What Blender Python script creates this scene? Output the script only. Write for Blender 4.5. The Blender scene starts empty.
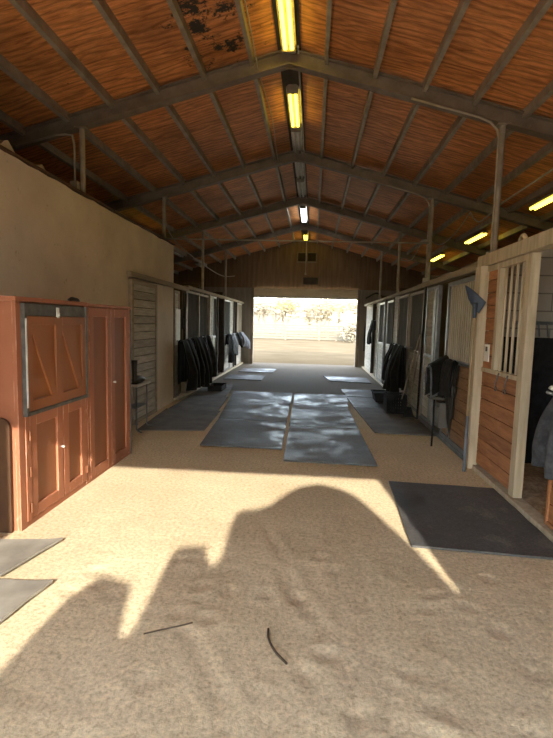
import bpy, bmesh, math, random
from mathutils import Vector, Matrix, noise
PI = math.pi
SC = bpy.context.scene
COL = SC.collection
random.seed(7)

# ------------------------------------------------------------------ materials
def newmat(name):
    m = bpy.data.materials.new(name); m.use_nodes = True
    nt = m.node_tree; b = nt.nodes['Principled BSDF']
    return m, nt, b

def nd(nt, kind, **kw):
    n = nt.nodes.new(kind)
    for k, v in kw.items():
        if k in n.inputs: n.inputs[k].default_value = v
        else: setattr(n, k, v)
    return n

def c4(c): return (c[0], c[1], c[2], 1.0)

def ramp(nt, fac, stops):
    r = nt.nodes.new('ShaderNodeValToRGB')
    el = r.color_ramp.elements
    while len(el) < len(stops): el.new(0.5)
    for e, (p, c) in zip(el, stops):
        e.position = p; e.color = c4(c)
    nt.links.new(fac, r.inputs['Fac'])
    return r.outputs['Color']

def coords(nt, scale=(1, 1, 1)):
    g = nt.nodes.new('ShaderNodeNewGeometry')
    m = nt.nodes.new('ShaderNodeMapping'); m.inputs['Scale'].default_value = scale
    nt.links.new(g.outputs['Position'], m.inputs['Vector'])
    return m.outputs['Vector'], g

def mixc(nt, fac, a, b, mode='MIX'):
    m = nt.nodes.new('ShaderNodeMix'); m.data_type = 'RGBA'; m.blend_type = mode
    if isinstance(fac, (int, float)): m.inputs[0].default_value = fac
    else: nt.links.new(fac, m.inputs[0])
    for i, v in ((6, a), (7, b)):
        if isinstance(v, tuple): m.inputs[i].default_value = c4(v)
        else: nt.links.new(v, m.inputs[i])
    return m.outputs[2]

def bump(nt, b, h, strength=0.3, dist=0.01):
    n = nt.nodes.new('ShaderNodeBump'); n.inputs['Strength'].default_value = strength
    n.inputs['Distance'].default_value = dist
    nt.links.new(h, n.inputs['Height']); nt.links.new(n.outputs['Normal'], b.inputs['Normal'])

def mottled(name, ca, cb, scale=4, rough=0.8, metal=0.0, stretch=(1, 1, 1), bs=0.15, detail=6, isl=0.0, lo=.35, hi=.68, spec=None):
    """two tone noise; isl: brightness change from board to board"""
    m, nt, b = newmat(name)
    v, g = coords(nt, stretch)
    n = nd(nt, 'ShaderNodeTexNoise', Scale=scale, Detail=detail, Roughness=0.6)
    nt.links.new(v, n.inputs['Vector'])
    col = ramp(nt, n.outputs['Fac'], [(lo, ca), (hi, cb)])
    if isl > 0:
        r = ramp(nt, g.outputs['Random Per Island'], [(0, (1 - isl,) * 3), (1, (1 + isl * .6,) * 3)])
        col = mixc(nt, 1.0, col, r, 'MULTIPLY')
    nt.links.new(col, b.inputs['Base Color'])
    b.inputs['Roughness'].default_value = rough; b.inputs['Metallic'].default_value = metal
    if spec is not None: b.inputs['Specular IOR Level'].default_value = spec
    if bs: bump(nt, b, n.outputs['Fac'], bs)
    return m

def make_dirt():
    m, nt, b = newmat('packed dirt')
    v, g = coords(nt)
    n1 = nd(nt, 'ShaderNodeTexNoise', Scale=1.3, Detail=5, Roughness=.6); nt.links.new(v, n1.inputs['Vector'])
    n2 = nd(nt, 'ShaderNodeTexNoise', Scale=38, Detail=8, Roughness=.75); nt.links.new(v, n2.inputs['Vector'])
    vo = nd(nt, 'ShaderNodeTexVoronoi', Scale=55); nt.links.new(v, vo.inputs['Vector'])
    a = ramp(nt, n1.outputs['Fac'], [(.35, (.66, .53, .345)), (.65, (.76, .625, .42))])
    f = ramp(nt, n2.outputs['Fac'], [(.34, (.62, .58, .52)), (.5, (.95, .95, .95)), (.64, (1.16, 1.14, 1.1))])
    c = mixc(nt, 1.0, a, f, 'MULTIPLY')
    ch = ramp(nt, vo.outputs['Distance'], [(.08, (1.2, 1.17, 1.1)), (.2, (1, 1, 1))])
    c = mixc(nt, 1.0, c, ch, 'MULTIPLY')
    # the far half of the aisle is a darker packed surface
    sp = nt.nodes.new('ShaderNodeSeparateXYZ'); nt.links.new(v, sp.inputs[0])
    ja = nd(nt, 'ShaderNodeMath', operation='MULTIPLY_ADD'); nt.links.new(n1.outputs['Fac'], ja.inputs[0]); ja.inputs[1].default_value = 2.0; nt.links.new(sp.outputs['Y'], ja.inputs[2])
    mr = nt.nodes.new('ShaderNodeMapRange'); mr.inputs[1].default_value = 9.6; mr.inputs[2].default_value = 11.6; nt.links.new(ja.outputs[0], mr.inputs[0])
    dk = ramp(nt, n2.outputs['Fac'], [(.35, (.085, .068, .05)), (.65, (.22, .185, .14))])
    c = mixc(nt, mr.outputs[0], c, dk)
    nt.links.new(c, b.inputs['Base Color']); b.inputs['Roughness'].default_value = .95
    b.inputs['Specular IOR Level'].default_value = .1
    bump(nt, b, n2.outputs['Fac'], .35, .02)
    return m

def make_plywood():
    m, nt, b = newmat('orange plywood sheathing')
    v, g = coords(nt, (1.3, 11, 1.3))
    w = nd(nt, 'ShaderNodeTexNoise', Scale=1.5, Detail=8, Roughness=.68, Distortion=1.6)
    nt.links.new(v, w.inputs['Vector'])
    vv, _g = coords(nt, (1.0, 3.2, 1.0))
    wv = nd(nt, 'ShaderNodeTexWave', Scale=1.1, Distortion=14, Detail=3); wv.bands_direction = 'Y'; wv.inputs['Detail Scale'].default_value = .9
    nt.links.new(vv, wv.inputs['Vector'])
    grain = ramp(nt, w.outputs['Fac'], [(.30, (.33, .11, .036)), (.47, (.63, .25, .085)), (.62, (.80, .355, .14))])
    lines = ramp(nt, wv.outputs['Fac'], [(.0, (.72, .68, .64)), (.35, (1.0, 1.0, 1.0)), (1, (1.12, 1.12, 1.1))])
    grain = mixc(nt, 1.0, grain, lines, 'MULTIPLY')
    v2, _ = coords(nt)
    big = nd(nt, 'ShaderNodeTexNoise', Scale=1.1, Detail=5, Roughness=.65); nt.links.new(v2, big.inputs['Vector'])
    t = ramp(nt, big.outputs['Fac'], [(.3, (.6, .56, .52)), (.6, (1.08, 1.05, 1.0))])
    c = mixc(nt, 1.0, grain, t, 'MULTIPLY')
    # mildew blotches, in the bays left of the ridge near the front
    bl = nd(nt, 'ShaderNodeTexNoise', Scale=4.5, Detail=10, Roughness=.78); nt.links.new(v2, bl.inputs['Vector'])
    sep = nt.nodes.new('ShaderNodeSeparateXYZ'); nt.links.new(v2, sep.inputs[0])
    def band(o, c0, hw, soft):
        s = nd(nt, 'ShaderNodeMath', operation='SUBTRACT'); nt.links.new(o, s.inputs[0]); s.inputs[1].default_value = c0
        a = nd(nt, 'ShaderNodeMath', operation='ABSOLUTE'); nt.links.new(s.outputs[0], a.inputs[0])
        r = nt.nodes.new('ShaderNodeMapRange'); r.inputs[1].default_value = hw; r.inputs[2].default_value = hw + soft
        r.inputs[3].default_value = 1; r.inputs[4].default_value = 0; nt.links.new(a.outputs[0], r.inputs[0])
        return r.outputs[0]
    bx = band(sep.outputs['X'], -1.12, .22, .45); by = band(sep.outputs['Y'], 4.7, .55, .8)
    mm = nd(nt, 'ShaderNodeMath', operation='MULTIPLY'); nt.links.new(bx, mm.inputs[0]); nt.links.new(by, mm.inputs[1])
    k = nd(nt, 'ShaderNodeMath', operation='MULTIPLY_ADD'); nt.links.new(mm.outputs[0], k.inputs[0]); k.inputs[1].default_value = .16
    nt.links.new(bl.outputs['Fac'], k.inputs[2])
    st = nt.nodes.new('ShaderNodeMapRange'); st.inputs[1].default_value = .655; st.inputs[2].default_value = .70
    nt.links.new(k.outputs[0], st.inputs[0])
    c = mixc(nt, st.outputs[0], c, (.035, .028, .02))
    nt.links.new(c, b.inputs['Base Color']); b.inputs['Roughness'].default_value = .55
    b.inputs['Specular IOR Level'].default_value = .35
    bump(nt, b, w.outputs['Fac'], .12, .01)
    return m

def make_rubber():
    m, nt, b = newmat('dusty black rubber')
    v, g = coords(nt)
    n1 = nd(nt, 'ShaderNodeTexNoise', Scale=1.8, Detail=6, Roughness=.65); nt.links.new(v, n1.inputs['Vector'])
    n2 = nd(nt, 'ShaderNodeTexNoise', Scale=60, Detail=5, Roughness=.7); nt.links.new(v, n2.inputs['Vector'])
    c = ramp(nt, n1.outputs['Fac'], [(.35, (.055, .054, .055)), (.55, (.09, .087, .085)), (.72, (.19, .175, .15))])
    f = ramp(nt, n2.outputs['Fac'], [(.4, (.8, .8, .8)), (.68, (1.5, 1.45, 1.35))])
    c = mixc(nt, 1.0, c, f, 'MULTIPLY')
    nt.links.new(c, b.inputs['Base Color'])
    r = ramp(nt, n1.outputs['Fac'], [(.36, (.40,) * 3), (.62, (.85,) * 3)]); nt.links.new(r, b.inputs['Roughness'])
    bump(nt, b, n2.outputs['Fac'], .25, .01)
    return m

def make_plaster():
    m, nt, b = newmat('stained beige wallboard')
    v, g = coords(nt)
    n1 = nd(nt, 'ShaderNodeTexNoise', Scale=1.6, Detail=7, Roughness=.65); nt.links.new(v, n1.inputs['Vector'])
    n2 = nd(nt, 'ShaderNodeTexNoise', Scale=11, Detail=8, Roughness=.8); nt.links.new(v, n2.inputs['Vector'])
    c = ramp(nt, n1.outputs['Fac'], [(.3, (.58, .475, .355)), (.7, (.73, .61, .465))])
    s = ramp(nt, n2.outputs['Fac'], [(.31, (.48, .42, .35)), (.41, (1, 1, 1))])
    c = mixc(nt, .75, c, mixc(nt, 1.0, c, s, 'MULTIPLY'))
    nt.links.new(c, b.inputs['Base Color']); b.inputs['Roughness'].default_value = .9
    bump(nt, b, n2.outputs['Fac'], .1)
    return m

def make_block():
    m, nt, b = newmat('grey cinder block')
    tc = nt.nodes.new('ShaderNodeTexCoord'); mp = nt.nodes.new('ShaderNodeMapping')
    mp.inputs['Rotation'].default_value = (PI / 2, 0, 0)
    nt.links.new(tc.outputs['Object'], mp.inputs['Vector'])
    br = nt.nodes.new('ShaderNodeTexBrick'); nt.links.new(mp.outputs['Vector'], br.inputs['Vector'])
    br.inputs['Color1'].default_value = (.36, .33, .29, 1); br.inputs['Color2'].default_value = (.30, .275, .24, 1)
    br.inputs['Mortar'].default_value = (.16, .145, .125, 1)
    br.inputs['Scale'].default_value = 1; br.inputs['Brick Width'].default_value = .4; br.inputs['Row Height'].default_value = .2
    br.inputs['Mortar Size'].default_value = .008
    nt.links.new(br.outputs['Color'], b.inputs['Base Color']); b.inputs['Roughness'].default_value = .95
    return m

def painted(name, paint, under, rough=.6, amt=.62, edge=.012):
    """old paint, worn through to bare wood in flakes and along the edges"""
    m, nt, b = newmat(name)
    v, g = coords(nt, (1, 1, .35))
    n1 = nd(nt, 'ShaderNodeTexNoise', Scale=9, Detail=9, Roughness=.75); nt.links.new(v, n1.inputs['Vector'])
    n2 = nd(nt, 'ShaderNodeTexNoise', Scale=2.2, Detail=4); nt.links.new(v, n2.inputs['Vector'])
    c = ramp(nt, n2.outputs['Fac'], [(.3, tuple(x * .80 for x in paint)), (.7, tuple(x * 1.15 for x in paint))])
    bv = nt.nodes.new('ShaderNodeBevel'); bv.samples = 4; bv.inputs['Radius'].default_value = edge
    dt = nd(nt, 'ShaderNodeVectorMath', operation='DOT_PRODUCT'); nt.links.new(bv.outputs[0], dt.inputs[0]); nt.links.new(g.outputs['Normal'], dt.inputs[1])
    ed = nt.nodes.new('ShaderNodeMapRange'); ed.inputs[1].default_value = .995; ed.inputs[2].default_value = .85; ed.inputs[3].default_value = 0; ed.inputs[4].default_value = .16
    nt.links.new(dt.outputs['Value'], ed.inputs[0])
    ad = nd(nt, 'ShaderNodeMath', operation='ADD'); nt.links.new(n1.outputs['Fac'], ad.inputs[0]); nt.links.new(ed.outputs[0], ad.inputs[1])
    f = nt.nodes.new('ShaderNodeMapRange'); f.inputs[1].default_value = amt; f.inputs[2].default_value = amt + .06
    nt.links.new(ad.outputs[0], f.inputs[0])
    c = mixc(nt, f.outputs[0], c, under)
    nt.links.new(c, b.inputs['Base Color']); b.inputs['Roughness'].default_value = rough
    bump(nt, b, n1.outputs['Fac'], .15)
    return m

def emit(name, col, strength):
    m, nt, b = newmat(name)
    b.inputs['Base Color'].default_value = c4(col)
    b.inputs['Emission Color'].default_value = c4(col); b.inputs['Emission Strength'].default_value = strength
    return m

def cloth(name, ca, cb, rough=.9, scale=14):
    m = mottled(name, ca, cb, scale, rough, bs=.2, spec=.12)
    b = m.node_tree.nodes['Principled BSDF']; b.inputs['Sheen Weight'].default_value = .02
    return m

M = {}
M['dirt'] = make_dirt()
M['ply'] = make_plywood()
M['rubber'] = make_rubber()
M['plaster'] = make_plaster()
M['block'] = make_block()
M['steel'] = mottled('dusty rust brown steel', (.18, .135, .095), (.28, .22, .16), 5, .6, .15)
M['purlin'] = mottled('dusty pale steel', (.30, .25, .185), (.46, .39, .30), 6, .55, .2)
M['post'] = mottled('pale weathered post wood', (.40, .32, .215), (.58, .48, .34), 5, .8, stretch=(3, 3, .4))
M['beam'] = mottled('pale track timber', (.25, .195, .13), (.38, .31, .22), 4, .8, stretch=(3, .4, 3))
M['redwood'] = mottled('reddish brown stall boards', (.27, .105, .04), (.46, .20, .082), 3.5, .75, stretch=(1, 1, 7), isl=.25)
M['brownwood'] = mottled('brown stall boards', (.21, .11, .052), (.35, .20, .102), 3.5, .8, stretch=(1, 1, 7), isl=.2)
M['greywood'] = mottled('grey weathered boards', (.36, .31, .24), (.54, .475, .38), 3.5, .85, stretch=(1, 1, 7), isl=.2)
M['palewood'] = mottled('whitish boards', (.42, .385, .33), (.62, .58, .51), 4, .9, stretch=(1, 1, 6), isl=.12)  # stall boards in a whitish tone
M['gap'] = mottled('dark backing board', (.05, .04, .03), (.09, .07, .05), 4, .9)
M['galv'] = mottled('galvanised grey steel', (.13, .132, .14), (.21, .215, .225), 7, .45, .5)
M['slat'] = mottled('dull ribbed steel', (.38, .325, .245), (.54, .475, .37), 5, .8, 0, stretch=(1, 1, .3), spec=.1)
M['slatdark'] = mottled('dull grey stall grille', (.085, .08, .072), (.14, .13, .118), 5, .95, 0, stretch=(1, 1, .3), spec=.05)
M['conduit'] = mottled('thin galvanised conduit', (.38, .34, .28), (.52, .48, .40), 8, .5, .3)
M['cable'] = mottled('pale flexible cable', (.40, .34, .27), (.52, .45, .37), 8, .7)
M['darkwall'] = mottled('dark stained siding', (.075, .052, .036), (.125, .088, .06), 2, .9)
M['gable'] = mottled('brown gable plywood', (.17, .105, .06), (.27, .175, .105), 1.8, .8, stretch=(6, 1, .5))
M['lowerwall'] = mottled('dull grey tan board', (.26, .225, .18), (.36, .32, .265), 2, .85, stretch=(4, 4, .6))
M['tubeY'] = emit('lit yellow fluorescent tube', (1.0, .80, .075), 5)
M['tubeW'] = emit('lit white fluorescent tube', (.85, .95, 1.0), 8.0)
M['tubeoff'] = mottled('unlit white glass tube', (.62, .60, .55), (.72, .70, .66), 6, .3, bs=0)
M['fixture'] = mottled('dirty white enamel', (.20, .155, .11), (.36, .29, .215), 7, .5)
M['fixpale'] = mottled('pale enamel reflector', (.55, .51, .45), (.70, .66, .60), 7, .45)
M['red'] = painted('worn barn red paint', (.38, .135, .065), (.66, .36, .24), .6, .615)
M['redpanel'] = painted('faded red door panel', (.27, .10, .042), (.50, .24, .14), .6, .665)
M['rust'] = painted('varnished rust brown door', (.30, .105, .032), (.42, .19, .08), .5, .68)
M['board'] = mottled('dark brown plywood sheet', (.075, .032, .013), (.12, .055, .022), 4, .8, stretch=(3, 3, .6))
M['trim'] = mottled('grey metal trim', (.085, .08, .07), (.16, .15, .13), 12, .55, .3)
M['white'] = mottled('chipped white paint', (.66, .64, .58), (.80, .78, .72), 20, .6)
M['paper'] = mottled('white paper', (.78, .76, .70), (.86, .84, .79), 9, .8, bs=0)
M['black'] = cloth('black blanket cloth', (.005, .0045, .0045), (.012, .011, .010))
M['black2'] = cloth('charcoal blanket cloth', (.010, .0095, .0095), (.026, .024, .023))
M['grey'] = cloth('slate grey blanket cloth', (.075, .078, .088), (.15, .155, .17))
M['greydark'] = cloth('dark slate blanket cloth', (.035, .037, .042), (.085, .088, .098))
M['bluegrey'] = cloth('pale blue grey blanket cloth', (.27, .30, .36), (.46, .49, .55))
M['leather'] = mottled('black leather', (.012, .010, .009), (.03, .026, .022), 9, .42)
M['blackplastic'] = mottled('black plastic', (.014, .014, .015), (.028, .028, .03), 9, .9, spec=.08)
M['blue'] = mottled('slate blue plastic', (.035, .052, .088), (.065, .09, .14), 6, .5)
M['bluedull'] = mottled('dull blue grey sleeve', (.12, .14, .175), (.18, .20, .24), 6, .6)
M['handle'] = mottled('pale ash handle', (.28, .20, .115), (.40, .30, .19), 8, .6, stretch=(3, 3, .5))
M['straw'] = mottled('straw bedding', (.30, .21, .115), (.58, .45, .27), 22, .95, bs=.5, detail=10)
M['twig'] = mottled('dark twig bark', (.05, .032, .02), (.10, .07, .045), 20, .9)
M['curtain'] = mottled('tan painted roller slat', (.62, .51, .36), (.74, .62, .46), 5, .85, stretch=(.4, 1, 1))
M['fence'] = mottled('white fence paint', (.125, .105, .073), (.15, .128, .09), 4, .8)
M['brush'] = mottled('pale dry brush', (.15, .122, .082), (.21, .172, .12), 5, .95, bs=0)
M['leafdry'] = mottled('pale dry leaf', (.23, .19, .125), (.31, .26, .18), 5, .95, bs=0)
M['bloom'] = mottled('yellow blossom', (.34, .26, .012), (.40, .31, .018), 5, .9, bs=0)
M['earth'] = mottled('outdoor sand', (.55, .465, .345), (.66, .57, .44), .8, .95, detail=10)
M['yard'] = mottled('tan yard dirt', (.108, .084, .053), (.142, .112, .072), .5, 1.0, detail=10, spec=0.0)
M['dustmat'] = mottled('dust covered rubber', (.20, .18, .15), (.36, .33, .275), 3, .85, detail=10)
M['brownmat'] = mottled('brown dusted rubber', (.075, .067, .058), (.16, .143, .12), 3, .8, detail=10)
M['stucco'] = mottled('cream stucco', (.165, .142, .105), (.19, .165, .125), 2, .9)
M['tarp'] = mottled('grey tarpaulin', (.25, .26, .27), (.34, .35, .36), 2, .7)
M['leafdark'] = mottled('dull green clipped leaves', (.16, .19, .07), (.30, .33, .14), 9, .8)
M['roofmetal'] = mottled('brown roof sheet', (.2, .16, .12), (.28, .23, .18), 2, .6)

# ------------------------------------------------------------------ mesh builder
class MB:
    def __init__(self): self.bm = bmesh.new()
    def box(self, x0, x1, y0, y1, z0, z1, bev=0.0, mat=None):
        vs = [self.bm.verts.new(v) for v in
              ((x0, y0, z0), (x1, y0, z0), (x1, y1, z0), (x0, y1, z0), (x0, y0, z1), (x1, y0, z1), (x1, y1, z1), (x0, y1, z1))]
        fs = [self.bm.faces.new([vs[i] for i in f]) for f in
              ((3, 2, 1, 0), (4, 5, 6, 7), (0, 1, 5, 4), (1, 2, 6, 5), (2, 3, 7, 6), (3, 0, 4, 7))]
        if bev > 0:
            es = list({e for f in fs for e in f.edges})
            r = bmesh.ops.bevel(self.bm, geom=es, offset=bev, segments=2, affect='EDGES', profile=.6)
            vs = list({v for f in r['faces'] for v in f.verts} | {v for v in vs if v.is_valid})
        if mat is not None:
            bmesh.ops.transform(self.bm, matrix=mat, verts=[v for v in vs if v.is_valid])
        return self
    def tube(self, pts, r, n=8, cap=True):
        pts = [Vector(p) for p in pts]
        rs = r if isinstance(r, (list, tuple)) else [r] * len(pts)
        rings = []; ref = None
        for i, p in enumerate(pts):
            d = (pts[min(i + 1, len(pts) - 1)] - pts[max(i - 1, 0)]).normalized()
            if ref is None:
                ref = d.orthogonal().normalized()
            ref = (ref - d * ref.dot(d))
            ref = ref.normalized() if ref.length > 1e-6 else d.orthogonal().normalized()
            b = d.cross(ref)
            rings.append([self.bm.verts.new(p + (ref * math.cos(2 * PI * k / n) + b * math.sin(2 * PI * k / n)) * rs[i]) for k in range(n)])
        for a, c in zip(rings, rings[1:]):
            for k in range(n):
                self.bm.faces.new((a[k], a[(k + 1) % n], c[(k + 1) % n], c[k]))
        if cap:
            self.bm.faces.new(rings[0][::-1]); self.bm.faces.new(rings[-1])
        return self
    def prism(self, poly, axis, a0, a1):
        """poly: 2D outline; axis 'x' -> (y,z), 'y' -> (x,z), 'z' -> (x,y)"""
        def P(u, v, w): return {'x': (w, u, v), 'y': (u, w, v), 'z': (u, v, w)}[axis]
        A = [self.bm.verts.new(P(u, v, a0)) for u, v in poly]
        B = [self.bm.verts.new(P(u, v, a1)) for u, v in poly]
        n = len(poly)
        self.bm.faces.new(A[::-1]); self.bm.faces.new(B)
        for i in range(n): self.bm.faces.new((A[i], A[(i + 1) % n], B[(i + 1) % n], B[i]))
        return self
    def quad(self, a, b, c, d):
        self.bm.faces.new([self.bm.verts.new(p) for p in (a, b, c, d)]); return self
    def build(self, name, mat, parent=None, smooth=False, origin=None):
        bm = self.bm
        bmesh.ops.recalc_face_normals(bm, faces=bm.faces)
        if origin is not None:
            bmesh.ops.translate(bm, verts=bm.verts, vec=-Vector(origin))
        me = bpy.data.meshes.new(name); bm.to_mesh(me); bm.free()
        me.materials.append(M[mat] if isinstance(mat, str) else mat)
        if smooth:
            for p in me.polygons: p.use_smooth = True
        o = bpy.data.objects.new(name, me); COL.objects.link(o)
        if origin is not None: o.location = origin
        if parent is not None:
            o.parent = parent
            if origin is None: o.matrix_parent_inverse = Matrix.Translation(-parent.location)
            else: o.location = Vector(origin) - parent.location
        return o

def thing(name, label, cat, loc, group=None):
    o = bpy.data.objects.new(name, None); COL.objects.link(o)
    o.empty_display_size = .1
    o.location = loc; o['label'] = label; o['category'] = cat
    if group: o['group'] = group
    return o
def tag(o, label, cat, group=None, kind=None):
    o['label'] = label; o['category'] = cat
    if group: o['group'] = group
    if kind: o['kind'] = kind
    return o
def struct(o, label, cat): return tag(o, label, cat, kind='structure')
def ordinal(k): return ['first', 'second', 'third', 'fourth', 'fifth', 'sixth', 'seventh', 'eighth', 'ninth', 'tenth', 'eleventh'][k]

# ------------------------------------------------------------------ main measures
RX, SL = -.37, .272            # ridge line and 3-in-12 roof slope
XL, XR = -6.4, 5.65            # outer eave walls
Y0, Y1 = -.9, 17.8             # end walls
SF, SFL = 1.88, -2.68          # stall fronts right and left of the aisle
def zr(x, top): return top - SL * abs(x - RX)
FRAMES = [2.55, 5.65, 8.76, 11.85, 14.95]

# ------------------------------------------------------------------ ground and floor
g = MB(); g.quad((-90, -90, -.04), (90, -90, -.04), (90, 18.2, -.04), (-90, 18.2, -.04))
struct(g.build('ground', 'earth'), 'pale sandy ground around the barn entrance', 'ground')
g = MB(); g.quad((-90, 18.2, -.04), (90, 18.2, -.04), (90, 120, -.04), (-90, 120, -.04))
struct(g.build('ground', 'yard'), 'tan dirt yard beyond the far door', 'ground')

def frange(a, b, s):
    n = max(1, round((b - a) / s)); return [a + (b - a) * i / n for i in range(n)]
xs = [XL, -5, -3.4, -2.85] + frange(-2.7, 2.1, .028) + [2.1, 2.6, 4, XR]
ys = [Y0, -.2, .5] + frange(.9, 6.6, .028) + frange(6.6, 17.8, .35) + [17.8, 18.3]
prints = []
rp = random.Random(5)
for i in range(60):
    prints.append((rp.uniform(-1.9, 1.7), rp.uniform(1.4, 3.0), rp.uniform(.035, .06), rp.uniform(0, 6.3), rp.uniform(.15, .45)))
for x, y in ((-.52, 2.35), (-.22, 2.62), (.02, 2.0), (.12, 2.15), (-.45, 2.62), (-.62, 2.65), (.1, 3.1), (-.05, 2.6)):
    prints.append((x, y, .052, rp.uniform(0, 6.3), .6))
ruts = [((-.18, 2.95), (.12, 2.32), .05), ((-.62, 2.3), (-.3, 1.75), .05), ((-.12, 3.0), (-.35, 3.6), .04), ((.3, 1.8), (.9, 1.55), .05)]
def floor_z(x, y):
    if x < -2.75 or x > 2.15 or y < .8 or y > 6.7: return 0.0
    z = noise.fractal(Vector((x * 2.2, y * 2.2, 3)), .9, 2.0, 5) * .005
    z += noise.fractal(Vector((x * 11, y * 11, 9)), .8, 2.1, 3) * .0032
    for px, py, r, a, d in prints:
        dx, dy = x - px, y - py
        if abs(dx) > .25 or abs(dy) > .25: continue
        c, s = math.cos(a), math.sin(a)
        q = math.hypot((dx * c + dy * s), (dy * c - dx * s) * .8) / r
        z -= .014 * d * math.exp(-(q ** 4)) - .007 * d * math.exp(-((q - 1.35) / .3) ** 2)
    for (ax, ay), (bx, by), w in ruts:
        ux, uy = bx - ax, by - ay; L = math.hypot(ux, uy)
        t = ((x - ax) * ux + (y - ay) * uy) / L / L
        if 0 < t < 1:
            dd = abs((x - ax) * uy - (y - ay) * ux) / L
            z -= .007 * math.exp(-(dd / w) ** 2) * math.sin(PI * t) - .0035 * math.exp(-((dd - w * 1.6) / .025) ** 2)
    # tyre track with cross lugs
    tx = .30 - (y - 2) * .02
    if abs(x - tx) < .11 and 1.2 < y < 3.9:
        z -= .005 + .004 * math.sin(y * 2 * PI / .055 + (x - tx) * 25)
    edge = min(1, max(0, (x + 2.7) / .2), max(0, (2.1 - x) / .2))
    damp = 1 if y < 3.0 else max(.3, 1 - (y - 3.0) * .6)
    z = min(z, .012) * damp * min(1, edge)
    for x0, x1, ya, yb in ((-2.4, -1.45, 2.0, 3.05), (.75, 1.95, 3.25, 4.75)):
        if x0 < x < x1 and ya < y < yb: z = min(z * .35, .004)
    return z
bm = bmesh.new()
rows = [[bm.verts.new((x, y, floor_z(x, y))) for x in xs] for y in ys]
for a, b2 in zip(rows, rows[1:]):
    for i in range(len(xs) - 1):
        bm.faces.new((a[i], a[i + 1], b2[i + 1], b2[i]))
fl = MB(); fl.bm.free(); fl.bm = bm
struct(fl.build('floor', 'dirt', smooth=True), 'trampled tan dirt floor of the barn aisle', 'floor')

# ------------------------------------------------------------------ roof shell
for nm, s, xe in (('ceiling', -1, XL - .35), ('ceiling', 1, XR + .35)):
    c = MB(); za, zb = 4.71, zr(xe, 4.71)
    c.prism([(RX, za), (xe, zb), (xe, zb + .03), (RX, za + .03)], 'y', Y0 - .25, Y1 + .3)
    struct(c.build(nm, 'ply'), 'orange plywood roof sheathing, ' + ('left' if s < 0 else 'right') + ' slope', 'ceiling')
# eave walls
for nm, x in (('wall_outer_left', XL), ('wall_outer_right', XR)):
    w = MB(); zt = zr(x, 4.70); sgn = 1 if x > 0 else -1
    w.box(min(x, x + .12 * sgn), max(x, x + .12 * sgn), Y0, Y1, -.05, zt)
    struct(w.build(nm, 'darkwall'), 'dark outer wall behind the ' + ('left' if x < 0 else 'right') + ' stalls', 'wall')
# end walls
def end_wall(name, y0, y1, ox0, ox1, oz, mlow, label, split=None):
    w = MB()
    w.prism([(XL, -.05), (ox0, -.05), (ox0, oz), (XL, oz)], 'y', y0, y1)
    w.prism([(ox1, -.05), (XR, -.05), (XR, oz), (ox1, oz)], 'y', y0, y1)
    o = struct(w.build(name, mlow), label, 'wall')
    w = MB()
    w.prism([(XL, oz), (XR, oz), (XR, zr(XR, 4.70)), (RX, 4.70), (XL, zr(XL, 4.70))], 'y', y0, y1)
    u = w.build('gable_panel', 'gable', o)
    return o
wb = end_wall('wall_back', Y1, Y1 + .14, -2.27, 1.62, 2.86, 'lowerwall', 'far end wall with brown gable above the roller door')
wn = end_wall('wall_front', Y0 - .14, Y0, -1.72, 1.36, 2.86, 'darkwall', 'entrance end wall behind the viewer with open doorway')
# battens and ledger on the far gable
b = MB()
for x in [-5.2 + .61 * i for i in range(18)]:
    if abs(x - RX) < .4: continue
    b.box(x - .012, x + .012, Y1 - .012, Y1 + .02, 2.9, zr(x, 4.66))
b.box(-.95, .80, Y1 - .03, Y1 + .02, 3.30, 3.36)
b.build('batten', 'gable', wb)
b = MB(); b.box(-.42, .12, Y1 - .05, Y1 + .02, 3.03, 3.27, .006)
b.build('opener_box', 'gap', wb)
# louvred vent in the gable
v = thing('gable_vent', 'dark louvred vent high in the far gable', 'vent', (RX, Y1 - .06, 3.83))
b = MB(); b.box(-.68, .06, Y1 - .07, Y1 - .005, 3.82, 3.86).box(-.68, .06, Y1 - .07, Y1 - .005, 4.17, 4.21)
b.box(-.68, -.64, Y1 - .07, Y1 - .005, 3.86, 4.17).box(.02, .06, Y1 - .07, Y1 - .005, 3.86, 4.17).box(-.33, -.29, Y1 - .07, Y1 - .005, 3.86, 4.17)
b.build('vent_frame', 'steel', v)
b = MB()
for i in range(7):
    z = 3.885 + i * .043
    b.prism([(Y1 - .06, z), (Y1 - .055, z - .004), (Y1 - .012, z + .03), (Y1 - .017, z + .034)], 'x', -.64, .02)
b.build('louvre', 'gap', v)
# roller door
d = thing('door_1', 'tan roller door rolled up over the far opening', 'door', (-.32, Y1, 2.55)); d['kind'] = 'structure'
b = MB()
for i in range(5):
    z = 2.54 + i * .062
    b.prism([(Y1 - .10, z), (Y1 - .125, z + .008), (Y1 - .13, z + .03), (Y1 - .125, z + .055), (Y1 - .10, z + .068), (Y1 - .085, z + .03)], 'x', -2.33, 1.68)
b.build('curtain', 'curtain', d)
b = MB(); b.box(-2.33, 1.68, Y1 - .115, Y1 - .08, 2.50, 2.54, .004); b.build('bottom_bar', 'galv', d)
for x in (-2.36, 1.60):
    b = MB(); b.box(x, x + .11, Y1 - .14, Y1 - .005, 0, 2.86, .006); b.build('guide_rail', 'steel', d)

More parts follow.
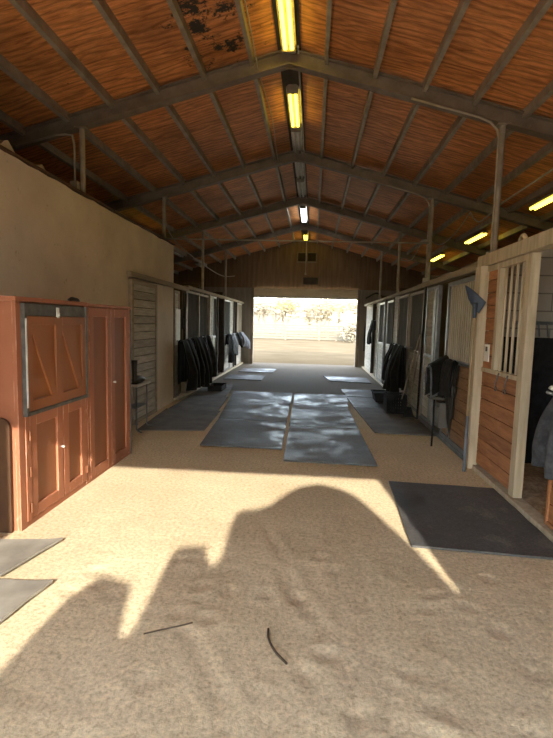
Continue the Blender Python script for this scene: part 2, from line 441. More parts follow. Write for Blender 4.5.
# ------------------------------------------------------------------ steel roof frames
def rafter(y, s, xe):
    def zb(x): return zr(x, 4.50)
    m = MB(); xa = RX
    for (y0, y1, h0, h1) in ((y - .006, y + .006, .01, .165), (y - .06, y + .06, -.003, .012), (y - .06, y + .06, .158, .172)):
        m.prism([(xa, zb(xa) + h0), (xe, zb(xe) + h0), (xe, zb(xe) + h1), (xa, zb(xa) + h1)], 'y', y0, y1)
    return m
for i, y in enumerate(FRAMES):
    f = thing('roof_frame', 'brown steel gable frame across the roof, ' + (['just in front of the entrance, overhead', 'nearest one in view', 'second one in view', 'third one in view', 'farthest one in view'][i]), 'roof frame', (RX, y, 4.5), 'steel roof frames')
    rafter(y, -1, XL).build('rafter', 'steel', f); rafter(y, 1, XR).build('rafter', 'steel', f)
    b = MB(); b.box(RX - .16, RX + .16, y - .012, y + .012, 4.47, 4.62); b.build('ridge_plate', 'steel', f)
# purlins
for side in (-1, 1):
    for k in range(10):
        off = .42 + .55 * k
        x = RX + side * off
        if x < XL + .1 or x > XR - .1: continue
        z = zr(x, 4.71)
        m = MB(); a, c = x - .022, x + .022
        m.prism([(a, zr(a, 4.615)), (c, zr(c, 4.615)), (c, zr(c, 4.709)), (a, zr(a, 4.709))], 'y', Y0, Y1)
        o = m.build('roof_purlin', 'purlin')
        tag(o, ordinal(k) + ' roof purlin to the ' + ('left' if side < 0 else 'right') + ' of the ridge lights', 'purlin', 'roof purlins')
# dark ridge cap strip
m = MB(); m.prism([(RX - .13, zr(RX - .13, 4.70)), (RX, 4.70), (RX + .13, zr(RX + .13, 4.70)), (RX + .13, zr(RX + .13, 4.69)), (RX, 4.688), (RX - .13, zr(RX - .13, 4.69))], 'y', Y0, Y1)
tag(m.build('ridge_flashing', 'gap'), 'dark strip along the roof ridge above the lights', 'ridge cap')

# steel posts
POSTR, POSTL = 2.03, -2.82
for i, y in enumerate(FRAMES[1:]):
    for x, w in ((POSTR, 'right'), (POSTL, 'left')):
        m = MB(); zt = zr(x, 4.50)
        m.tube([(x, y, 0), (x, y, zt)], .034, 10)
        m.box(x - .07, x + .07, y - .06, y + .06, zt - .012, zt, .0)
        o = m.build('steel_post', 'purlin')
        tag(o, 'brown pipe post holding up the ' + ['nearest', 'second', 'third', 'farthest'][i] + ' roof frame on the ' + w, 'post', 'steel posts')
# conduits that run down the frames and posts
def arc(c, r, a0, a1, u, v, n=7):
    return [Vector(c) + Vector(u) * r * math.cos(a0 + (a1 - a0) * i / n) + Vector(v) * r * math.sin(a0 + (a1 - a0) * i / n) for i in range(n + 1)]
def conduit(y, x, side, label, xin, ztop_add=0, zbot=2.35):
    zb = lambda q: zr(q, 4.475)
    yy = y - .075
    xe = x - side * .06
    pts = [(xin, yy, zb(xin)), (xe - side * .22, yy, zb(xe - side * .22)), (xe - side * .10, yy, zb(xe - side * .12) - .025), (xe - side * .025, yy, zb(xe) - .07), (xe, yy, zb(xe) - .17), (xe, yy, zbot)]
    m = MB(); m.tube(pts, .013, 8)
    o = thing('conduit_pipe', label, 'conduit', (xe, yy, zbot), 'wiring conduits')
    m.build('pipe', 'purlin', o, True)
    b = MB(); b.box(xe - .045, xe + .045, yy - .035, yy + .03, zbot - .16, zbot, .005); b.build('junction_box', 'conduit', o)
conduit(5.65, POSTR, 1, 'thin grey conduit bending down the nearest right post', 1.0, zbot=2.45)
conduit(8.76, POSTR, 1, 'thin grey conduit bending down the second right post', .9, zbot=2.45)
conduit(5.65, POSTL, 1, 'thin grey conduit bending down the nearest left post', -3.6, zbot=3.2)
m = MB(); m.tube([(POSTL, 8.64, 3.07), (POSTR - .03, 8.64, 3.05)], .014, 8)
tag(m.build('tie_rod', 'conduit', smooth=True), 'long thin pipe crossing the aisle between the second pair of posts', 'pipe')
def cable(name, pts, r, mat, label, cat):
    # smooth Catmull-Rom through points
    P = [Vector(p) for p in pts]; out = []
    for i in range(len(P) - 1):
        p0, p1, p2, p3 = P[max(i - 1, 0)], P[i], P[i + 1], P[min(i + 2, len(P) - 1)]
        for t in [j / 8 for j in range(8)]:
            out.append(.5 * ((2 * p1) + (p2 - p0) * t + (2 * p0 - 5 * p1 + 4 * p2 - p3) * t * t + (3 * p1 - p0 - 3 * p2 + p3) * t ** 3))
    out.append(P[-1])
    m = MB(); m.tube(out, r, 7); return tag(m.build(name, mat, smooth=True), label, cat)
cable('power_cable', [(3.0, 4.6, 3.76), (2.85, 5.58, 3.56), (2.63, 6.52, 3.38), (2.65, 7.27, 3.38), (2.72, 8.32, 3.36), (2.7, 8.76, 3.6)], .013, 'cable', 'pale cable looping under the right roof from the nearest light', 'cable')
cable('power_cable', [(2.7, 8.76, 3.62), (2.68, 9.57, 3.40), (2.65, 10.54, 3.34), (2.6, 11.85, 3.66), (2.58, 13.2, 3.36), (2.5, 14.95, 3.64)], .011, 'cable', 'pale cable sagging between the farther right roof frames', 'cable')
cable('power_cable', [(-3.0, 9.2, 3.74), (-3.0, 9.9, 3.3), (-3, 12.3, 3.1), (-3, 15.3, 3.05), (-3, 17.75, 3.28)], .012, 'cable', 'pale cable drooping above the left stalls to the end wall', 'cable')
cable('power_cable', [(-.72, 3.6, 4.60), (-.72, 5.65, 4.47), (-.70, 7.3, 4.57), (-.72, 8.76, 4.47), (-.72, 12, 4.55), (-.74, 14.5, 4.5)], .007, 'cable', 'thin cord stapled under the roof just left of the ridge lights', 'cable')

# ------------------------------------------------------------------ fluorescent lights
def ridge_light(ya, yb, state, label):
    o = thing('ceiling_light', label, 'light', (RX, (ya + yb) / 2, 4.64), 'ridge lights')
    b = MB(); b.prism([(RX - .05, 4.665), (RX - .085, 4.63), (RX - .085, 4.622), (RX + .085, 4.622), (RX + .085, 4.63), (RX + .05, 4.665)], 'y', ya, yb)
    b.build('housing', 'fixture' if state == 'Y' else 'fixpale', o)
    tm = {'Y': 'tubeY', 'W': 'tubeW', '0': 'tubeoff'}[state]
    for dx in (-.036, .036):
        t = MB(); t.tube([(RX + dx, ya + .05, 4.588), (RX + dx, yb - .05, 4.588)], .021, 10); t.build('tube', tm, o, True)
    for y in (ya, yb - .045):
        b = MB(); b.box(RX - .075, RX + .075, y, y + .045, 4.560, 4.624, .004); b.build('socket', 'fixture', o)
ridge_light(4.28, 5.52, 'Y', 'yellow lit twin tube light at the ridge, nearest of all')
ridge_light(6.40, 7.55, 'Y', 'yellow lit twin tube light at the ridge behind the nearest roof frame')
ridge_light(7.62, 8.66, '0', 'unlit twin tube light at the ridge just before the second roof frame')
ridge_light(8.95, 10.15, '0', 'unlit twin tube light at the ridge just past the second roof frame')
ridge_light(10.25, 11.6, '0', 'unlit twin tube light at the ridge just before the third roof frame')
ridge_light(12.6, 14.4, 'W', 'white lit twin tube light at the ridge past the third roof frame')
ridge_light(16.3, 17.5, 'Y', 'small yellow lit tube light at the ridge against the far gable')
m = MB()
m.tube([(RX + .1, 5.5, 4.63), (RX + .1, 17.6, 4.63)], .012, 7)
tag(m.build('conduit_pipe', 'conduit', smooth=True), 'straight conduit running along the ridge beside the lights', 'conduit')
m = MB(); m.tube([(RX + .03, 17.45, 4.6), (RX + .03, 17.45, 3.40)], .013, 7); m.box(RX - .0, RX + .06, 17.42, 17.48, 3.34, 3.42, .004)
tag(m.build('drop_pipe', 'conduit'), 'thin pipe hanging from the ridge in front of the gable vent', 'pipe')
def side_light(x, ya, yb, lit, label):
    zt = zr(x, 4.61); o = thing('strip_light', label, 'light', (x, (ya + yb) / 2, zt), 'side roof lights')
    b = MB(); b.box(x - .07, x + .07, ya, yb, zt - .045, zt, .004); b.build('housing', 'fixture', o)
    for dx in (-.034, .034):
        t = MB(); t.tube([(x + dx, ya + .03, zt - .068), (x + dx, yb - .03, zt - .068)], .021, 8); t.build('tube', 'tubeY' if lit else 'tubeoff', o, True)
side_light(3.44, 6.95, 8.05, True, 'yellow strip light on the right roof slope, nearest')
side_light(3.44, 10.15, 11.3, True, 'yellow strip light on the right roof slope, second along')
side_light(3.43, 13.25, 14.45, True, 'yellow strip light on the right roof slope, farthest')
side_light(-4.1, 16.3, 17.3, False, 'unlit strip light on the left roof slope, farthest')
side_light(-4.1, 13.4, 14.5, False, 'unlit strip light on the left roof slope beyond the tack room')
side_light(-4.1, 10.0, 11.1, True, 'yellow strip light hidden above the tack room wall')

# ------------------------------------------------------------------ tack room wall on the left
w = MB(); top = []
rw = random.Random(3)
for i in range(61):
    y = Y0 + (8.90 - Y0) * i / 60
    top.append((y, 2.985 + rw.uniform(-.012, .008)))
w.prism([(8.90, -.03), (Y0, -.03)] + top, 'x', -2.76, SFL)
struct(w.build('wall_left', 'plaster'), 'stained beige tack room wall along the left of the aisle', 'wall')
w = MB(); w.box(XL, -2.76, 8.82, 8.90, -.03, 2.98)
struct(w.build('wall_tack_room', 'plaster'), 'beige return wall at the far end of the tack room', 'wall')
m = MB(); m.box(-2.775, -2.655, .2, 8.93, 2.995, 3.015)
tag(m.build('coping_board', 'board'), 'thin rusty cap board along the top of the beige wall', 'board')
for y, s in ((4.02, .1), (4.55, .06)):
    m = MB(); m.prism([(y - s, 3.012), (y + s * 1.3, 3.012), (y + s * .7, 3.012 + s * .5), (y + s * .2, 3.012 + s * .9), (y - s * .3, 3.012 + s * .7)], 'x', -2.75, -2.68)
    tag(m.build('torn_scrap', 'post'), ('larger' if s > .08 else 'smaller') + ' ragged scrap of board poking up from the beige wall top', 'scrap')

# ------------------------------------------------------------------ plank / grille panel builders (all in a wall plane at x)
def planks(x0, x1, ya, yb, za, zb, h=.14, gap=.006, back='gap'):
    m = MB(); n = max(1, round((zb - za) / h)); hh = (zb - za) / n
    for i in range(n):
        m.box(x0, x1, ya, yb, za + i * hh + gap / 2, za + (i + 1) * hh - gap / 2, .004)
    return m
def slats(x, ya, yb, za, zb, pitch, w, t, round_=False):
    m = MB(); n = max(1, round((yb - ya) / pitch))
    for i in range(n):
        y = ya + (i + .5) * (yb - ya) / n
        if round_: m.tube([(x, y, za), (x, y, zb)], w / 2, 8)
        else: m.prism([(y - w / 2, za), (y + w / 2, za), (y + w / 2, zb), (y - w / 2, zb)], 'x', x - t / 2, x + t / 2)
    return m
def corrugated(x, ya, yb, za, zb, pitch=.075, amp=.014, th=.006):
    m = MB(); n = int((yb - ya) / pitch * 6); pts = []
    for i in range(n + 1):
        y = ya + (yb - ya) * i / n
        pts.append((x + amp * max(-.6, min(.6, math.sin(2 * PI * (y - ya) / pitch))) / .6, y))
    m.prism(pts + [(a + th, c) for a, c in reversed(pts)], 'z', za, zb)
    return m
def frame(x0, x1, ya, yb, za, zb, w, mids=()):
    m = MB(); m.box(x0, x1, ya, ya + w, za, zb, .003).box(x0, x1, yb - w, yb, za, zb, .003)
    m.box(x0, x1, ya + w, yb - w, za, za + w, .003).box(x0, x1, ya + w, yb - w, zb - w, zb, .003)
    for z in mids: m.box(x0, x1, ya + w, yb - w, z - w / 2, z + w / 2, .003)
    return m
def stall_panel(name, label, cat, s, ya, yb, zl, zt, lower, upper, fmat='galv', out=0.0, za=.06, upper_kind='slats', lowmat=None, group='stall front panels', fw=.05):
    """s=1 right side of the aisle, s=-1 left; the outer face looks into the aisle"""
    x = (SF if s > 0 else SFL) - s * out
    xo, xi = x, x + s * .05
    xa, xb = min(xo, xi), max(xo, xi)
    o = thing(name, label, cat, (x + s * .025, (ya + yb) / 2, za), group)
    frame(xa - .004, xb + .004, ya, yb, za, zt, fw, (zl,)).build('frame', fmat, o)
    if lower: planks(xa + .008, xb - .008, ya + fw, yb - fw, za + fw, zl - fw / 2).build('plank_board', lower, o)
    if upper:
        xm = (xa + xb) / 2
        if upper_kind == 'slats': slats(xm, ya + fw, yb - fw, zl + fw / 2, zt - fw, .085, .052, .007).build('grille', upper, o)
        elif upper_kind == 'bars': slats(xm, ya + fw, yb - fw, zl + fw / 2, zt - fw, .1, .025, .025, True).build('grille', upper, o)
        elif upper_kind == 'ribbed': corrugated(xm, ya + fw, yb - fw, zl + fw / 2, zt - fw).build('ribbed_sheet', upper, o)
        else: planks(xa + .008, xb - .008, ya + fw, yb - fw, zl + fw / 2, zt - fw).build('upper_plank', upper, o)
    return o

# ---- left: tack room sliding door and its track
d = thing('sliding_door', 'grey plank sliding door on the beige tack room wall', 'door', (-2.64, 7.25, .03))
planks(-2.655, -2.625, 6.72, 7.70, .05, 2.13, .125, .012).build('plank_board', 'greywood', d)
m = MB(); m.box(-2.668, -2.655, 6.72, 7.70, .05, 2.13); m.build('backing', 'gap', d)
frame(-2.67, -2.61, 6.66, 7.76, .02, 2.16, .06).build('frame', 'beam', d)
m = MB(); m.box(-2.668, -2.60, 6.60, 9.75, 2.19, 2.27, .006); m.box(-2.60, -2.592, 6.60, 9.75, 2.20, 2.215)
tag(m.build('door_track', 'beam'), 'long pale sliding door track on the tack room wall', 'rail')

# ---- left stall fronts
P = stall_panel
P('stall_partition', 'narrow pale plank stall panel right after the beige wall', 'stall panel', -1, 8.96, 9.32, 1.12, 2.16, 'greywood', 'palewood', 'steel', upper_kind='planks')
P('stall_door', 'first grey slatted stall door on the left, dark blankets below', 'stall door', -1, 9.80, 10.90, 1.16, 2.22, 'brownwood', 'slatdark', 'steel', .02)
P('stall_partition', 'second grey slatted stall panel on the left, dark coats below', 'stall panel', -1, 10.93, 11.95, 1.16, 2.22, 'greywood', 'slatdark', 'steel')
P('stall_partition', 'whitish full height plank panel halfway down the left stalls', 'stall panel', -1, 12.0, 12.42, 1.16, 2.24, 'palewood', 'palewood', 'palewood', upper_kind='planks')
P('stall_partition', 'whitish half panel with grey slats beside the dark left opening', 'stall panel', -1, 12.45, 12.95, 1.16, 2.24, 'palewood', 'slatdark', 'galv')
P('stall_door', 'far left stall door with grey slats above whitish boards', 'stall door', -1, 14.0, 15.1, 1.16, 2.24, 'palewood', 'slatdark', 'galv')
P('stall_partition', 'tall whitish plank panel behind the hanging grey coat', 'stall panel', -1, 15.15, 15.7, 1.16, 2.24, 'palewood', 'palewood', 'palewood', upper_kind='planks')
P('stall_partition', 'last whitish panel on the left next to the far door', 'stall panel', -1, 16.3, 17.6, 1.16, 2.24, 'palewood', 'slat', 'palewood', upper_kind='ribbed')
for i, (a, c) in enumerate(((9.77, 11.98), (11.99, 14.95), (14.97, 17.75))):
    m = MB(); m.box(-2.72, -2.62, a, c, 2.245, 2.315, .006)
    tag(m.build('header_beam', 'beam'), ['nearest', 'middle', 'farthest'][i] + ' top rail over the left stall fronts', 'beam', 'stall top rails')
for i, (y, mm) in enumerate(((9.72, 'steel'), (11.97, 'steel'), (13.0, 'gap'), (13.93, 'gap'), (15.78, 'gap'), (16.24, 'gap'))):
    m = MB(); m.box(-2.74, -2.64, y - .045, y + .045, 0, 2.245, .006)
    tag(m.build('stall_post', mm), ordinal(i) + ' dark stall post along the left stall fronts', 'post', 'left stall posts')
m = MB(); m.box(-2.74, -2.60, 8.95, 17.7, 0, .055, .008)
tag(m.build('kick_rail', 'post'), 'pale sill timber along the foot of the left stalls', 'sill')

# ---- right stall fronts
P('stall_partition', 'low reddish plank half door in the right foreground under the grey blanket', 'stall panel', 1, 2.55, 3.74, 1.12, 1.22, 'redwood', None, 'redwood', za=.07, fw=.03)
# nearest fixed panel: plank lower, plank strip and pale bars above
o = thing('stall_partition', 'reddish plank panel with five pale bars, left of the dark doorway', 'stall panel', (1.905, 4.86, .07), 'stall front panels')
planks(1.885, 1.925, 4.42, 5.34, .08, 1.12, .148, .007).build('plank_board', 'redwood', o)
m = MB(); m.box(1.927, 1.935, 4.42, 5.34, .08, 1.12).box(1.927, 1.935, 5.06, 5.34, 1.15, 2.24); m.build('backing', 'gap', o)
planks(1.885, 1.925, 5.06, 5.34, 1.16, 2.24, .135, .007).build('upper_plank', 'redwood', o)
m = MB(); m.box(1.87, 1.94, 4.42, 5.34, 1.12, 1.165, .004).box(1.87, 1.94, 4.42, 5.34, 2.20, 2.26, .004).box(1.87, 1.94, 4.985, 5.06, 1.165, 2.20, .004)
m.build('frame', 'post', o)
for i in range(4):
    y = 4.52 + i * .125
    m = MB(); m.tube([(1.90, y, 1.165), (1.90, y, 2.20)], .014, 8); m.build('bar', 'post', o, True)
m = MB(); m.box(1.868, 1.95, 4.31, 4.42, .057, 2.26, .006); m.build('jamb_board', 'post', o)
# snaps hanging under the bars
for i, y in enumerate((4.60, 4.82)):
    k = thing('tie_snap', ('right' if i == 0 else 'left') + ' metal snap hanging below the pale stall bars', 'snap', (1.855, y, 1.14), 'snaps below the bars')
    m = MB(); m.tube([(1.862, y, 1.15), (1.850, y + .006, 1.10), (1.848, y + .03, 1.05), (1.85, y + .028, 1.02)], .007, 6)
    m.build('chain', 'galv', k, True)
    m = MB(); m.tube(arc((1.85, y + .028, .99), .022, 0, 2 * PI * .9, (0, 1, 0), (0, 0, 1), 9), .006, 6); m.build('hook', 'galv', k, True)
# notice card on the planks
o = thing('notice_card', 'white notice card pinned on the planks beside the wooden post', 'card', (1.876, 5.22, 1.24))
m = MB(); m.box(1.874, 1.884, 5.16, 5.30, 1.235, 1.42, .002); m.build('sheet', 'paper', o)
m = MB(); m.box(1.871, 1.875, 5.205, 5.255, 1.345, 1.395, .001); m.build('printed_square', 'trim', o)
# wooden post
m = MB(); m.box(1.80, 1.905, 5.355, 5.53, 0, 2.27, .012)
tag(m.build('wooden_post', 'post'), 'thick pale wooden post beside the red plank panel on the right', 'post')
# sliding door behind the blue fork
o = P('stall_door', 'brown plank stall door with pale slatted top behind the blue fork', 'stall door', 1, 5.60, 6.78, 1.14, 2.20, 'brownwood', 'slat', 'galv', .02, upper_kind='slats')
P('stall_partition', 'grey tan plank panel just past the dark gap on the right', 'stall panel', 1, 7.56, 8.10, 1.12, 2.22, 'greywood', 'greywood', 'galv', upper_kind='planks')
P('stall_partition', 'narrow ribbed grey strip beside the dark gap on the right', 'stall panel', 1, 7.36, 7.54, .5, 2.22, 'greywood', 'slatdark', 'galv', upper_kind='ribbed')
P('stall_partition', 'dull grey slatted panel behind the leaning tool handles', 'stall panel', 1, 8.30, 9.46, 1.12, 2.22, 'greywood', 'slatdark', 'steel')
P('stall_door', 'grey slatted stall door above the black hanging blanket on the right', 'stall door', 1, 9.50, 10.62, 1.14, 2.22, 'greywood', 'slatdark', 'steel', .02)
P('stall_partition', 'tall whitish plank strip past the black hanging blanket', 'stall panel', 1, 10.66, 11.2, 1.14, 2.24, 'palewood', 'palewood', 'palewood', upper_kind='planks')
P('stall_partition', 'grey slats over whitish boards, middle of the far right stalls', 'stall panel', 1, 11.35, 12.3, 1.10, 2.20, 'palewood', 'slatdark', 'galv')
P('stall_door', 'far right stall door with pale posts and grey slats', 'stall door', 1, 12.62, 13.6, 1.10, 2.20, 'palewood', 'slatdark', 'galv', .02)
P('stall_partition', 'whitish plank strip beside the dark far right gap', 'stall panel', 1, 13.62, 14.1, 1.10, 2.24, 'palewood', 'palewood', 'palewood', upper_kind='planks')
P('stall_partition', 'last whitish panel on the right before the far door', 'stall panel', 1, 15.15, 17.0, 1.10, 2.24, 'palewood', 'palewood', 'palewood', upper_kind='planks')
for i, (y, mm) in enumerate(((8.2, 'steel'), (11.28, 'gap'), (12.46, 'gap'), (14.15, 'palewood'), (15.1, 'gap'))):
    m = MB(); m.box(1.86, 1.95, y - .035, y + .035, 0, 2.245, .005)
    tag(m.build('stall_post', mm), ordinal(i) + ' stall post past the brown plank door on the right', 'post', 'right stall posts')
# top rails right
for i, (a, c, z0, z1, mm) in enumerate(((2.5, 5.60, 2.265, 2.39, 'post'), (5.62, 8.72, 2.25, 2.33, 'beam'), (8.74, 11.82, 2.25, 2.32, 'beam'), (11.84, 14.5, 2.25, 2.32, 'beam'), (14.52, 17.6, 2.25, 2.32, 'beam'))):
    m = MB(); m.box(1.84, 1.945, a, c, z0, z1, .006)
    tag(m.build('header_beam', mm), ordinal(i) + ' top rail from the foreground over the right stall fronts', 'beam', 'stall top rails')
m = MB(); m.tube(arc((1.885, 4.55, 2.39), .055, 0, PI, (0, 1, 0), (0, 0, 1), 8), .02, 8)
tag(m.build('door_roller', 'post', smooth=True), 'rounded roller hanger on top of the nearest right rail', 'roller')
# sill
for i, (a, c, mm) in enumerate(((2.5, 5.34, 'post'), (5.54, 8.2, 'galv'), (8.22, 17.6, 'post'))):
    m = MB(); m.box(1.845, 1.97, a, c, 0, .055, .008)
    tag(m.build('kick_rail', mm), ['worn sill timber at the foot of the red plank panel', 'grey steel sill below the brown plank door', 'long sill timber at the foot of the far right stalls'][i], 'sill', 'right sills')

# stall interiors
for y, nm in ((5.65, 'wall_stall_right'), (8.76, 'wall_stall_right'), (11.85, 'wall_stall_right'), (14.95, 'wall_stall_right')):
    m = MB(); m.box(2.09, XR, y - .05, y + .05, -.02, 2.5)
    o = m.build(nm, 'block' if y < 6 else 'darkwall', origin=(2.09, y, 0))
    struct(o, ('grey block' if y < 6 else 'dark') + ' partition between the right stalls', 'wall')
m = MB(); m.box(2.10, XR - .05, 5.565, 5.598, 0, 1.50, .004)
tag(m.build('kick_mat', 'blackplastic'), 'black rubber lining on the lower block wall inside the open stall', 'wall mat')
o = thing('wall_rack', 'dark rack with slanted prongs on the wall inside the open stall', 'rack', (2.6, 5.55, 1.6))
m = MB(); m.box(2.30, 2.90, 5.535, 5.595, 1.645, 1.685, .004); m.build('rail', 'galv', o)
for i in range(6):
    m = MB(); x = 2.36 + i * .09; m.tube([(x, 5.54, 1.65), (x - .05, 5.40, 1.52)], .009, 6); m.build('prong', 'galv', o, True)
for y in (11.85, 14.95):
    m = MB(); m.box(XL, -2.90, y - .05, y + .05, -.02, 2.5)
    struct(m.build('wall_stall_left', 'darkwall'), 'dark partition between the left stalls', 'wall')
# straw bedding
bm = bmesh.new(); rr = []
for j in range(41):
    rr.append([bm.verts.new((1.98 + (XR - 1.98) * i / 40, 2.6 + 2.96 * j / 40,
        .035 + .035 * noise.fractal(Vector((i * .4, j * .4, 2)), .8, 2, 3) + (0 if 0 < i < 40 and 0 < j < 40 else -.06))) for i in range(41)])
for a, c in zip(rr, rr[1:]):
    for i in range(40): bm.faces.new((a[i], a[i + 1], c[i + 1], c[i]))
fl = MB(); fl.bm.free(); fl.bm = bm
tag(fl.build('straw_bedding', 'straw', smooth=True), 'loose straw bedding on the floor of the open right stall', 'straw', kind='stuff')

# ------------------------------------------------------------------ rubber mats
def mat_(pts, label, mt='rubber', th=.016, z=.006, bow=.0, curl=0):
    """pts: four corners in order near-left, near-right, far-right, far-left"""
    A, B, C, D = [Vector((p[0], p[1], 0)) for p in pts]
    n = 14; bm = bmesh.new(); top = []; bot = []
    sd = random.random() * 99
    for j in range(n + 1):
        t = j / n; rt = []; rb = []
        for i in range(n + 1):
            u = i / n
            p = (A * (1 - u) + B * u) * (1 - t) + (D * (1 - u) + C * u) * t
            e = .0035 * noise.noise(Vector((p.x * 5, p.y * 5, sd)))
            p.x += e * 2; p.y += .006 * noise.noise(Vector((p.x * 3, p.y * 3, sd + 5)))
            zz = z + .004 * max(0, noise.noise(Vector((p.x * 2, p.y * 2, sd + 9))))
            zz += curl * max(0, u - .75) ** 2 * 16
            rt.append(bm.verts.new((p.x, p.y, zz + th))); rb.append(bm.verts.new((p.x, p.y, zz)))
        top.append(rt); bot.append(rb)
    for j in range(n):
        for i in range(n):
            bm.faces.new((top[j][i], top[j][i + 1], top[j + 1][i + 1], top[j + 1][i]))
            bm.faces.new((bot[j + 1][i], bot[j + 1][i + 1], bot[j][i + 1], bot[j][i]))
    for i in range(n):
        bm.faces.new((top[0][i], bot[0][i], bot[0][i + 1], top[0][i + 1])); bm.faces.new((top[n][i + 1], bot[n][i + 1], bot[n][i], top[n][i]))
        bm.faces.new((top[i + 1][0], bot[i + 1][0], bot[i][0], top[i][0])); bm.faces.new((top[i][n], bot[i][n], bot[i + 1][n], top[i + 1][n]))
    m = MB(); m.bm.free(); m.bm = bm
    tag(m.build('rubber_mat', mt), label, 'mat', 'rubber floor mats')
mat_([(.76, 3.32), (1.83, 3.25), (1.83, 4.66), (.82, 4.72)], 'large black rubber mat lying alone on the dirt beside the open right stall')
mat_([(-.29, 5.27), (.78, 5.25), (.74, 7.05), (-.31, 7.08)], 'nearest rubber mat of the middle row, sticking out toward the viewer')
mat_([(-.32, 7.10), (.74, 7.07), (.71, 8.93), (-.34, 8.93)], 'second rubber mat of the middle row')
mat_([(-.34, 8.95), (.72, 8.95), (.80, 10.46), (-.35, 10.47)], 'farthest rubber mat of the middle row')
mat_([(-1.39, 5.78), (-.34, 5.76), (-.37, 7.36), (-1.48, 7.38)], 'nearest rubber mat of the left centre row')
mat_([(-1.48, 7.40), (-.37, 7.38), (-.39, 8.98), (-1.62, 9.0)], 'second rubber mat of the left centre row')
mat_([(-1.62, 9.02), (-.39, 9.0), (-.40, 10.5), (-1.72, 10.42)], 'farthest rubber mat of the left centre row')
mat_([(-2.46, 6.42), (-1.52, 6.58), (-1.58, 8.05), (-2.55, 8.07)], 'rubber mat along the left wall in front of the tack room door', mt='brownmat')
mat_([(-2.52, 8.10), (-1.62, 8.08), (-1.72, 9.6), (-2.52, 9.62)], 'rubber mat along the left wall under the first dark blankets', mt='brownmat')
mat_([(-2.5, 9.66), (-1.78, 9.64), (-1.95, 11.57), (-2.45, 11.5)], 'rubber mat along the left wall beside the boot tray', mt='brownmat')
mat_([(.96, 6.90), (1.83, 6.86), (1.82, 8.9), (.83, 8.92)], 'rubber mat on the right under the leaning tools', mt='brownmat')
mat_([(.83, 8.95), (1.78, 8.93), (1.72, 10.2), (.78, 10.25)], 'rubber mat on the right under the black tub')
mat_([(.77, 10.3), (1.7, 10.25), (1.6, 11.41), (.73, 11.39)], 'rubber mat on the right beyond the black tub')
mat_([(.52, 13.0), (1.62, 12.8), (1.62, 14.0), (.35, 14.2)], 'pale rubber mat far down on the right near the bright door')
mat_([(-2.4, 12.6), (-1.35, 12.6), (-1.35, 13.7), (-2.4, 13.7)], 'pale rubber mat far down on the left near the bright door')
mat_([(-2.3, 14.6), (-1.2, 14.6), (-1.2, 15.7), (-2.3, 15.7)], 'rubber mat farthest down on the left near the bright door')
mat_([(-2.35, 2.60), (-1.84, 2.58), (-1.73, 3.09), (-2.35, 3.0)], 'small grey mat on the dirt at the foot of the red cupboard', curl=.012, mt='dustmat')
mat_([(-2.3, 1.78), (-1.62, 1.78), (-1.50, 2.56), (-2.3, 2.53)], 'nearest grey mat at the left edge, partly out of the picture', curl=.012, mt='dustmat')

# ------------------------------------------------------------------ red cupboards on the left
CF = -2.11
def recessed_door(par, name, ya, yb, za, zb, st=.085, panelmat='redpanel', framemat='red', x=CF, knob=None):
    m = MB(); xa, xb = x - .018, x + .006
    frame(xa, xb, ya, yb, za, zb, st).build(name, framemat, par)
    door = par.children[-1]
    m.bm.free()
    m = MB(); m.box(x - .022, x - .012, ya + st - .004, yb - st + .004, za + st - .004, zb - st + .004); m.build('door_panel', panelmat, door)
    if knob:
        k = MB(); ky, kz = knob
        k.tube([(x + .004, ky, kz), (x + .016, ky, kz), (x + .020, ky, kz), (x + .034, ky, kz), (x + .038, ky, kz)], [.006, .006, .011, .011, .006], 10); k.build('knob', 'white', door, True)
    return door
def hinge(par, y, z):
    m = MB(); m.box(CF, CF + .010, y - .018, y + .018, z - .035, z + .035, .002); m.tube([(CF + .012, y, z - .037), (CF + .012, y, z + .037)], .006, 6)
    m.build('hinge', 'redpanel', par)

o = thing('tack_cupboard', 'worn red cupboard with rust brown braced hatch above two panelled doors', 'cupboard', (-2.4, 3.73, 0), 'red cupboards')
m = MB(); m.box(-2.66, CF - .022, 3.20, 4.25, .0, 1.70, .004); m.build('carcass', 'red', o)
m = MB(); m.box(-2.66, CF + .012, 3.19, 4.26, 1.70, 1.735, .005); m.build('top_board', 'red', o)
m = MB(); m.box(CF - .024, CF + .004, 3.20, 3.275, .0, 1.70, .005); m.box(CF - .024, CF + .002, 4.215, 4.25, .0, 1.70, .004)
m.box(CF - .024, CF, 3.275, 4.215, .0, .045, .003); m.build('face_frame', 'red', o)
recessed_door(o, 'door', 3.335, 3.80, .05, .85, knob=(3.765, .50))
recessed_door(o, 'door', 3.815, 4.21, .05, .85, knob=None)
m = MB(); m.box(CF - .02, CF + .01, 3.275, 3.33, .045, .86, .004); m.build('door_stile', 'red', o)
for y, z in ((3.32, .70), (3.32, .42), (3.32, .14), (4.21, .7), (4.21, .16)): hinge(o, y, z)
